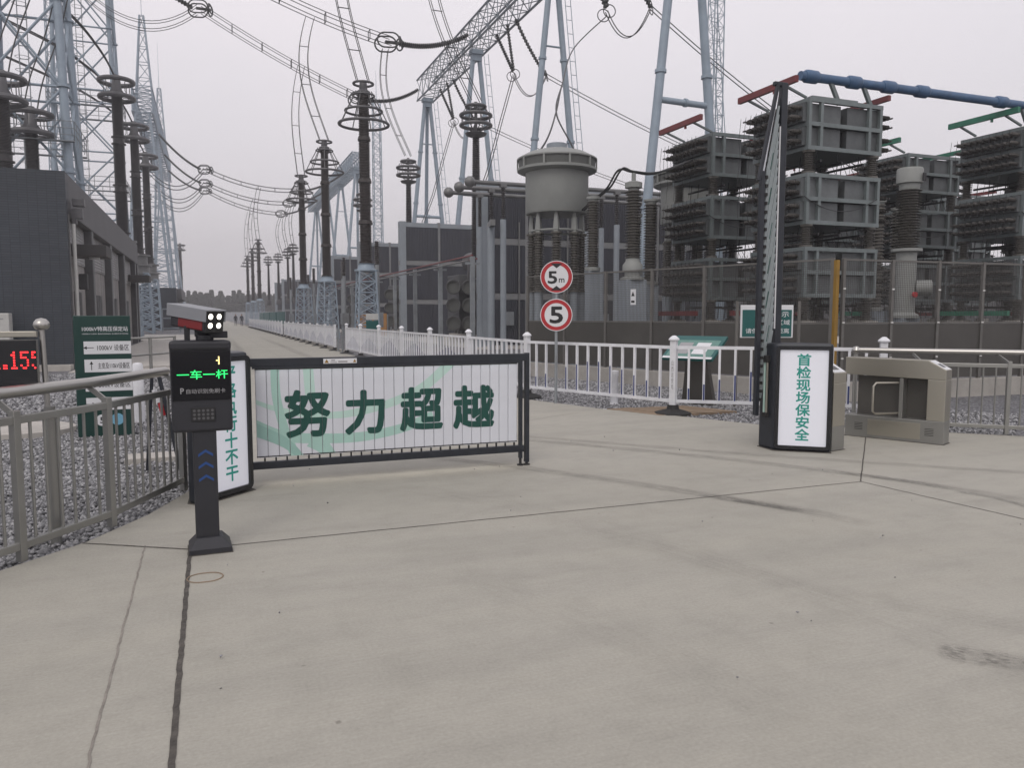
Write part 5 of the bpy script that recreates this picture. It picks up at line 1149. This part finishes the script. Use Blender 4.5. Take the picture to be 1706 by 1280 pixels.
# ---------------------------------------------------------------- gantries with A-frames
def a_frame(parent, y, ztop, x=20.0, third=False, ladder=True):
    for s in (-1, 1):
        lg = MB().tube((s * 2.45, y, -0.06), (s * 0.22, y, ztop), 0.225, 0.175, 16)
        for z in (6.3, 12.2, 17.0): f = z / ztop; lg.lathe([(0.285 - f * 0.05, -0.07), (0.285 - f * 0.05, 0.07)], (s * (2.45 + (0.22 - 2.45) * f), y, z), n=16)
        lg.build('leg', 'steel_blue', parent, True)
    f = 11.0 / ztop; xx = 2.45 + (0.22 - 2.45) * f
    MB().tube((-xx, y, 11.0), (xx, y, 10.95), 0.14, n=12).lathe([(0.19, -0.06), (0.19, 0.06)], (0.1, y, 10.98), (1, 0, 0), 12).build('cross_tie', 'steel_blue', parent, True)
    MB().box((0, y, ztop + 0.05), (0.95, 0.75, 0.35)).box((0, y, ztop - 0.35), (0.8, 0.45, 0.5)).build('head_plate', 'steel_blue', parent)
    MB().tube((-0.62, y, ztop - 4.0), (0.62, y, ztop - 4.0), 0.06, n=6).build('upper_tie', 'steel_blue', parent)
    if third: MB().tube((0.3, y + 2.6, -0.06), (0.05, y + 0.2, ztop), 0.20, 0.16, 14).build('rear_leg', 'steel_blue', parent, True)
    if ladder:
        ld_ = MB()
        for i in range(26): z = 1 + i * 0.8; f = z / ztop; px = 2.45 + (0.22 - 2.45) * f + 0.55; ld_.tube((px - 0.18, y - 0.1, z), (px + 0.18, y - 0.1, z), 0.02, n=4)
        for sx in (-0.18, 0.18): ld_.tube((2.45 + 0.55 + sx, y - 0.1, 0), (0.22 + 0.55 + sx, y - 0.1, ztop), 0.025, n=4)
        ld_.build('ladder', 'steel_blue', parent)
gy = thing('gantry', 'long pale lattice gantry beam on tube A-frames behind the fire walls', 'gantry', (20.0, 0, 0))
zig(MB(), (0, 14.0, 21.9), (0, 74.3, 21.9), 1.5, 1.9, 30, 0.085, 0.034).build('truss_beam', 'truss_steel', gy, True)
for y, th in ((73.4, True), (59.0, False), (44.5, False), (30.4, False)): a_frame(gy, y, 21.75, third=th)
g2 = thing('gantry', 'second pale lattice gantry on A-frames farther off along the road', 'gantry', (20.0, 0, 0))
zig(MB(), (0, 109.5, 21.9), (0, 160, 21.9), 1.6, 2.0, 34, 0.09, 0.05).build('truss_beam', 'steel_blue', g2, True)
for y, th in ((110.5, True), (124.8, False), (139.2, False), (153.6, True)): a_frame(g2, y, 21.75, third=th, ladder=False)

# ---------------------------------------------------------------- conductors, strings and droppers
def ring_pair(mb, c, d=(1, 0, 0), r=0.55):
    c = Vector(c); mb.torus(c + Vector((-0.25, 0.5, 0)), r, 0.06, (0.25, 1, 0.1), 22, 6, 0.25); mb.torus(c + Vector((-0.25, -0.5, 0)), r, 0.06, (0.25, 1, -0.1), 22, 6, 0.25); mb.torus(c + Vector((0.75, 0.25, 0)), r * 0.75, 0.06, (1, 0.4, 0.2), 20, 6); mb.torus(c + Vector((0.75, -0.25, 0)), r * 0.75, 0.06, (1, -0.4, 0.2), 20, 6)
    mb.beam(c + Vector((-0.4, 0, 0)), c + Vector((0.8, 0, 0)), 0.35, 0.12); return mb
def spacer(mb, p, w):
    p = Vector(p); q = [p + Vector((0, a, b)) for a, b in ((-w, -w), (w, -w), (w, w), (-w, w))]
    for i in range(4): mb.tube(q[i], q[(i + 1) % 4], 0.030, n=4)
def string(pts, r, n):
    """string of discs along a curve"""
    P = [Vector(p) for p in pts]; out = []; rad = []; m = n * 2
    for i in range(m + 1):
        t = i / m * (len(P) - 1); k_ = min(int(t), len(P) - 2); out.append(P[k_].lerp(P[k_ + 1], t - k_)); rad.append(r if i % 2 else r * 0.45)
    return out, rad
def span(label, a, b, s, ring_b=True, r=0.026, w=0.22, beam=None, left=None, group='conductor spans over the road'):
    """four-wire span from a to b (low right end), with a tension string from b up to the gantry beam and from a to the left tower"""
    a, b = Vector(a), Vector(b); t = thing('conductor_span', label, 'power line', a, 0, group)
    base = sag((0, 0, 0), b - a, s, 22)
    for dy, dz in ((-w, -w), (w, -w), (w, w), (-w, w)): MB().path(offs(base, (0, dy, dz)), r, 5).build('wire', 'wire', t)
    sp_ = MB()
    for i in (4, 8, 12, 16, 20): spacer(sp_, base[i], w)
    sp_.build('spacers', 'wire', t)
    if beam:
        e = Vector(beam) - a; o, rad = string(sag(b - a + Vector((0.7, 0, 0)), e, 0.45, 10), 0.17, 34)
        for dy in (-0.2, 0.2): MB().path(offs(o, (0, dy, 0)), rad, 8).build('insulator_string', 'string_dark', t, True)
        ring_pair(MB(), b - a).build('grading_rings', 'wire', t, True)
    if left:
        e = Vector(left) - a; o, rad = string(sag((-0.7, 0, 0), e, 0.5, 10), 0.17, 34)
        for dy in (-0.2, 0.2): MB().path(offs(o, (0, dy, 0)), rad, 8).build('insulator_string', 'string_dark', t, True)
        ring_pair(MB(), (0, 0, 0)).build('grading_rings', 'wire', t, True)
        for dy, dz in ((-w, -w), (w, -w), (w, w), (-w, w)): MB().path(offs(sag((-0.3, 0, -0.1), e + Vector((-1.5, -1.5, -5.0)), 2.4, 16), (0, dy, dz)), r, 5).build('jumper_loop', 'wire', t)
    return t
A_ = span('four-wire conductor span ending at the far end of the near gantry', (0.35, 74.4, 27.8), (13.9, 74.4, 21.55), 0.35, w=0.32, r=0.030, beam=(19.3, 74.2, 22.9), left=(-8.0, 76.5, 34.0))
B_ = span('four-wire conductor span ending midway along the near gantry', (-4.0, 59.0, 28.0), (13.3, 59.0, 21.75), 0.75, w=0.32, r=0.030, beam=(19.3, 59.0, 23.0), left=(-8.5, 58.0, 31.0))
for i, (y, zl) in enumerate(((118, 21.7), (132, 22.0), (146, 22.9))):
    span('four-wire far conductor span sagging to the second gantry', (0.5, y, zl), (13.0, y, 19.6), 0.9, r=0.032, w=0.25, beam=(19.3, y, 22.4), left=(-5.2, y - 2, 25.6), group='far conductor spans')
def dropper(label, a, b, bow, n=4, w=0.35, r=0.024, dy=0.15):
    a, b = Vector(a), Vector(b); t = thing('dropper_wires', label, 'power line', a, 0, 'droppers down to the bushings')
    pts = []
    for i in range(17):
        u = i / 16; p = (b - a) * u; p += Vector((bow * math.sin(math.pi * u) * (1 - 0.35 * u), 0, 0)); pts.append(p)
    xs = ((-w, -dy), (-w, dy), (w, -dy), (w, dy))[:n] if n == 4 else ((-w, 0), (w, 0))
    for dx, dy_ in xs: MB().path(offs(pts, (dx, dy_, 0)), r, 5).build('wire', 'wire', t)
    s_ = MB()
    for i in (4, 9, 13): s_.tube(pts[i] + Vector((-w, 0, 0)), pts[i] + Vector((w, 0, 0)), 0.026, n=4)
    s_.build('spacers', 'wire', t)
dropper('dropper wires swaying down to the tallest ring-caged bushing', (7.0, 43.5, 22.5), (7.9, 41.5, 13.6), -0.5, w=0.30)
dropper('dropper wires down to the second ring-caged bushing', (7.5, 59.0, 22.75), (7.9, 56.0, 13.6), -1.0, w=0.30)
dropper('dropper wires down to the third ring-caged bushing', (8.6, 74.4, 23.95), (7.9, 70.2, 13.6), -0.6, w=0.30)
dropper('dropper wires from the conductor rings to the bushing behind the second fire wall', (12.9, 59.0, 21.2), (14.2, 57.6, 13.3), -0.9, w=0.22)
dropper('dropper wires slanting down to the bushing at the first fire wall', (12.1, 43.6, 20.0), (14.0, 41.4, 13.2), -0.35, w=0.28)
for i, y in enumerate((131, 149, 167.5)):
    dropper('thin far dropper wires down to a far ring-caged bushing', (7.4, (118, 132, 146)[i], 19.6), (7.9, y, 13.6), -0.5, w=0.25, r=0.03)
    dropper('thin far dropper wires down to a far double-ringed bushing', (12.8, (118, 132, 146)[i], 19.3), (13.2, (131, 140, 152)[i], 13.0), -0.9, w=0.2, r=0.026)
# left switchgear leads up into the towers
for i, (y, lab) in enumerate(((64.6, 'first'), (79.2, 'second'), (93.2, 'third'))):
    t = thing('lead_wires', 'pair of dark lead wires arching from the tower to the %s fat-ringed bushing' % lab, 'power line', (-5.6, y, 18.6))
    for d_ in (-0.3, 0.3):
        pts = [Vector((0, d_, 0)), Vector((-0.8, d_ - 0.8, 1.6)), Vector((-2.4, d_ - 2.2, 3.4)), Vector((-5.0, d_ - 4.5, 4.8)), Vector((-8.0, d_ - 7, 5.6)), Vector((-12, d_ - 10, 6.6))]; MB().path(smooth(pts), 0.06, 6).build('wire', 'wire', t, True)
for i, (x, y, z) in enumerate(((-9.4, 54.6, 13.6), (-10.1, 51.0, 14.6))):
    t = thing('lead_wires', ('pair of lead wires rising from the roof-height bushing into the braced tower', 'pair of lead wires rising from the bushing at the open end of the roof')[i], 'power line', (x, y, z))
    for d_ in (-0.35, 0.35): MB().path(smooth([(d_, 0, 0), (d_ + 0.4, 0.2, 2.0), (d_ + 1.6, 0.6, 6), (d_ + 2.6, 1.0, 12), (d_ + 2.6, 1.5, 20)]), 0.04, 6).build('wire', 'wire', t, True)
    
# V strings, slack loops and twin lines on the yard side of the gantry
def v_string(y, label, x=20.3, z=22.0, drop=3.0, down=None, line=None):
    t = thing('vee_string', label, 'insulator string', (x, y, z), 0, 'vee strings under the near gantry'); bot = Vector((0.9, 0, -drop))
    for d_ in (-1.1, 1.1):
        o, rad = string([(0, d_, 0), bot + Vector((0, d_ * 0.06, 0.2))], 0.14, 16); MB().path(o, rad, 8).build('insulator_string', 'string_dark', t, True)
    rg = MB()
    for d_ in (-0.35, 0.35): rg.torus(bot + Vector((0, d_, -0.1)), 0.34, 0.028, (0.2, 1, 0), 18, 5, 0.0)
    rg.build('grading_ring', 'wire', t, True)
    if down: 
        d0 = Vector(down) - Vector((x, y, z))
        for e in (-0.09, 0.09): MB().path([bot + Vector((e, 0, -0.2)), bot.lerp(d0, 0.35) + Vector((e + 0.1, 0, 0)), bot.lerp(d0, 0.7) + Vector((e + 0.05, 0, -0.4)), d0 + Vector((e, 0, 0))], 0.032, 6).build('down_lead', 'wire', t, True)
    if line:
        l0, l1 = Vector(line[0]) - Vector((x, y, z)), Vector(line[1]) - Vector((x, y, z)); s0 = l0.lerp(l1, 0)
        o, rad = string(sag((0.2, -2.2, 0.0), l0, 0.25, 8), 0.15, 20); MB().path(o, rad, 8).build('tension_string', 'string_dark', t, True)
        MB().torus(l0, 0.4, 0.028, (1, -0.4, 0.3), 18, 5).build('grading_ring', 'wire', t, True)
        for e in (-0.13, 0.13): 
            MB().path(offs(sag(l0, l1, 0.5, 16), (0, 0, e)), 0.030, 5).build('line_wire', 'wire', t); MB().path(offs(sag(bot, l0, 1.5, 14), (0, e, 0)), 0.030, 5).build('slack_loop', 'wire', t)
    return t
v_string(69.0, 'vee insulator string at the far end of the near gantry beam', down=(17.5, 66, 9.5), line=((22.6, 66.8, 18.6), (44, 66, 12.5)))
v_string(54.2, 'vee insulator string just past the second A-frame of the near gantry', down=(17.5, 52.0, 9.0), line=((23.2, 52.8, 18.7), (46, 51.5, 11.0)))
v_string(40.0, 'vee insulator string beside the thickest A-frames of the near gantry', drop=3.6, line=((23.6, 39.3, 18.7), (36, 34.5, 9.0)))
t = thing('reactor_leads', 'pair of dark cables looping from the drum reactor over the arrester to the capacitor tower', 'cable', (11.3, 22.7, 5.0))
for e in (0.0, 0.22): MB().path(smooth([(0, e, -0.1), (-0.15, -1.2 + e, 0.1), (-0.35, -2.4 + e, 0.25), (-0.42, -3.2 + e, 0.62), (-0.17, -3.4 + e * 0.4, 0.53), (0.8, -3.1 + e, 0.62), (2.4, -2.4 + e, 1.2)]), 0.030, 6).build('cable', 'wire', t, True)
t = thing('reactor_leads', 'pair of dark cables hanging from the vee string down to the reactor dome', 'cable', (10.85, 23.75, 7.1))
for e in (-0.5, 0.5): MB().path(smooth([(e * 2.1, 0.1, -0.75), (e * 0.9 + 0.3, 0.6, 0.25), (1.3, 3.0, 1.9), (3.4, 7.0, 4.2), (7.2, 13.8, 8.2), (10.3, 16.2, 11.0)]), 0.030, 6).build('cable', 'wire', t, True)

# ---------------------------------------------------------------- distance: far wall, banners, poplars, people
struct('far_wall', MB().box((0, 300, 1.4), (500, 0.4, 2.9)), 'wall_far')
for i in range(4):
    t = thing('green_banner', 'long dark green hoarding on posts beside the far road fence', 'hoarding', (6.4, 72 + i * 9, 0), 0, 'green hoardings beside the far fence')
    MB().box((0, 4.2, 1.35), (0.06, 8.2, 1.1)).build('sheet', 'sign_green', t)
    for y in (0.1, 4.2, 8.3): MB().box((0.08, y, 0.95), (0.08, 0.08, 2.0)).build('post', 'galvanised', t)
for i, y in enumerate((51, 58)):
    t = thing('ochre_hoarding', 'ochre yellow site hoarding beyond the lattice feet of the bushings', 'hoarding', (11.0, y, 0), 0, 'ochre hoardings in the plant'); MB().box((0, 2.4, 0.95), (0.06, 4.6, 1.5)).build('sheet', 'orange_pad', t)
    for d_ in (0.1, 2.4, 4.7): MB().box((0.08, d_, 0.8), (0.08, 0.08, 1.7)).build('post', 'galvanised', t)
for i, (x, y) in enumerate(((9.6, 47), (9.9, 61), (9.5, 76), (10.6, 66), (10.4, 88), (9.2, 95))):
    t = thing('equipment_post', 'thin grey equipment post with a small cabinet among the lattice-footed bushings', 'post', (x, y, 0), 0, 'grey posts among the bushings')
    MB().tube((0, 0, -0.05), (0, 0, 4.6), 0.13, n=8).build('post', 'galvanised', t); MB().box((0, -0.25, 1.3), (0.5, 0.4, 0.9)).build('cabinet', 'galvanised', t); MB().lathe(sheds(4.6, 6.0, 0.10, 0.18, 12), n=10).build('insulator', 'brown_porcelain', t)
nb = thing('notice_stand', 'small white and green notice stand behind the white fence at the first lattice foot', 'sign', (7.6, 38.6, 0))
MB().box((0, 0, 1.5), (0.6, 0.06, 0.3)).build('panel', 'ac_white', nb); MB().box((0, 0, 1.0), (0.6, 0.06, 0.6)).build('lower_panel', 'sign_green', nb); MB().box((-0.26, 0.06, 0.7), (0.06, 0.06, 1.5)).box((0.26, 0.06, 0.7), (0.06, 0.06, 1.5)).build('legs', 'galvanised', nb)
def leaf_crown(seed, H, W):
    rng = np.random.default_rng(seed); n = 3600; t = rng.random(n) ** 0.9
    rad = W * np.sin(np.pi * np.clip(t * 0.80 + 0.16, 0, 1)) ** 0.55 * (0.75 + 0.35 * np.sin(t * 19 + rng.random() * 6) * rng.random(n)) * np.sqrt(rng.random(n))
    a = rng.random(n) * 6.283; c = np.stack([rad * np.cos(a), rad * np.sin(a), H * (0.10 + 0.9 * t)], 1)
    s = rng.uniform(0.10, 0.27, (n, 1)); u = rng.normal(size=(n, 3)); u /= np.linalg.norm(u, axis=1)[:, None]; w = np.cross(u, rng.normal(size=(n, 3))); w /= np.linalg.norm(w, axis=1)[:, None]
    v = np.stack([c + u * s, c + w * s * 0.8, c - u * s, c - w * s * 0.8], 1).reshape(-1, 3)
    return MB().add(v.tolist(), [(4 * i, 4 * i + 1, 4 * i + 2, 4 * i + 3) for i in range(n)]).mesh('crown', 'leaf')
CR = [leaf_crown(i, 8.4, 1.45 + 0.16 * i) for i in range(4)]
TK = MB().path([(0, 0, -0.1), (0.05, 0, 3), (0, 0.05, 7.4)], [0.2, 0.13, 0.04], 7).tube((0, 0, 2.4), (0.8, 0.2, 4.4), 0.07, 0.03, 5).tube((0, 0, 3.4), (-0.7, -0.3, 5.2), 0.07, 0.03, 5).mesh('trunk', 'bark')
for i in range(36):
    x = -6 + i * 1.9 + random.uniform(-0.5, 0.5); s = random.uniform(1.05, 1.32)
    t = thing('poplar_tree', 'slender hazy poplar in the row behind the far wall', 'tree', (x, 312 + random.uniform(-4, 4), 0), random.uniform(0, 6), 'poplar row behind the far wall'); t.scale = (s * random.uniform(0.85, 1.15), s, s)
    put('crown', CR[i % 4], t); put('trunk', TK, t)
def person(loc, rz, label, m):
    t = thing('person', label, 'person', loc, rz); bm = MB()
    me = bpy.data.meshes.new('body')
    V = [(0, 0, .95), (0, 0, 1.2), (0, 0, 1.42), (0, 0, 1.52), (0, -.01, 1.64), (.1, 0, .9), (.11, .02, .5), (.12, 0, .06), (.12, -.14, .03), (-.1, 0, .9), (-.12, -.05, .5), (-.13, .05, .06), (-.13, -.09, .03), (.2, 0, 1.4), (.25, .02, 1.12), (.24, -.06, .86), (-.2, 0, 1.4), (-.26, .02, 1.12), (-.24, -.08, .86)]
    E_ = [(0, 1), (1, 2), (2, 3), (3, 4), (0, 5), (5, 6), (6, 7), (7, 8), (0, 9), (9, 10), (10, 11), (11, 12), (2, 13), (13, 14), (14, 15), (2, 16), (16, 17), (17, 18)]
    RD = [.15, .15, .16, .06, .11, .09, .065, .045, .04, .09, .065, .045, .04, .07, .05, .035, .07, .05, .035]
    me.from_pydata(V, E_, []); o = put('body', me, t); me.materials.append(MATS[m]); sk = o.modifiers.new('skin', 'SKIN'); 
    for i, r in enumerate(RD): me.skin_vertices[0].data[i].radius = (r, r * 0.85)
    me.skin_vertices[0].data[0].use_root = True; o.modifiers.new('smooth', 'SUBSURF').render_levels = 1
    MB().lathe([(0.0, -0.13), (0.07, -0.1), (0.10, 0), (0.085, 0.09), (0.0, 0.13)], (0, -0.01, 1.64), n=12).build('head', 'skin', t, True)
    MB().lathe([(0.105, 0.0), (0.10, 0.08), (0.05, 0.13), (0.0, 0.14)], (0, 0.01, 1.655), n=12).build('hair', 'cloth_dark', t, True)
person((4.0, 125, 0), R(10), 'person in dark clothes walking on the far road', 'cloth_dark')
person((4.7, 121, 0), R(-20), 'person in dark coat standing beside the far white fence', 'cloth_dark')

# ---------------------------------------------------------------- haze
hzb = MB().box((0, 330, 28.0), (420, 700, 58.5)); 
mh = bpy.data.materials.new('haze_air'); mh.use_nodes = True; MATS['haze_air'] = mh; nt = mh.node_tree; nt.nodes.remove(nt.nodes['Principled BSDF'])
pv = nt.nodes.new('ShaderNodeVolumePrincipled'); pv.inputs['Density'].default_value = 0.0013; pv.inputs['Color'].default_value = (0.93, 0.92, 0.95, 1); pv.inputs['Anisotropy'].default_value = 0.0
nt.links.new(pv.outputs[0], nt.nodes['Material Output'].inputs['Volume'])
hz_ = hzb.build('haze', 'haze_air'); tag(hz_, 'thin pale haze hanging in the air over the whole yard', 'haze', None, 'stuff')
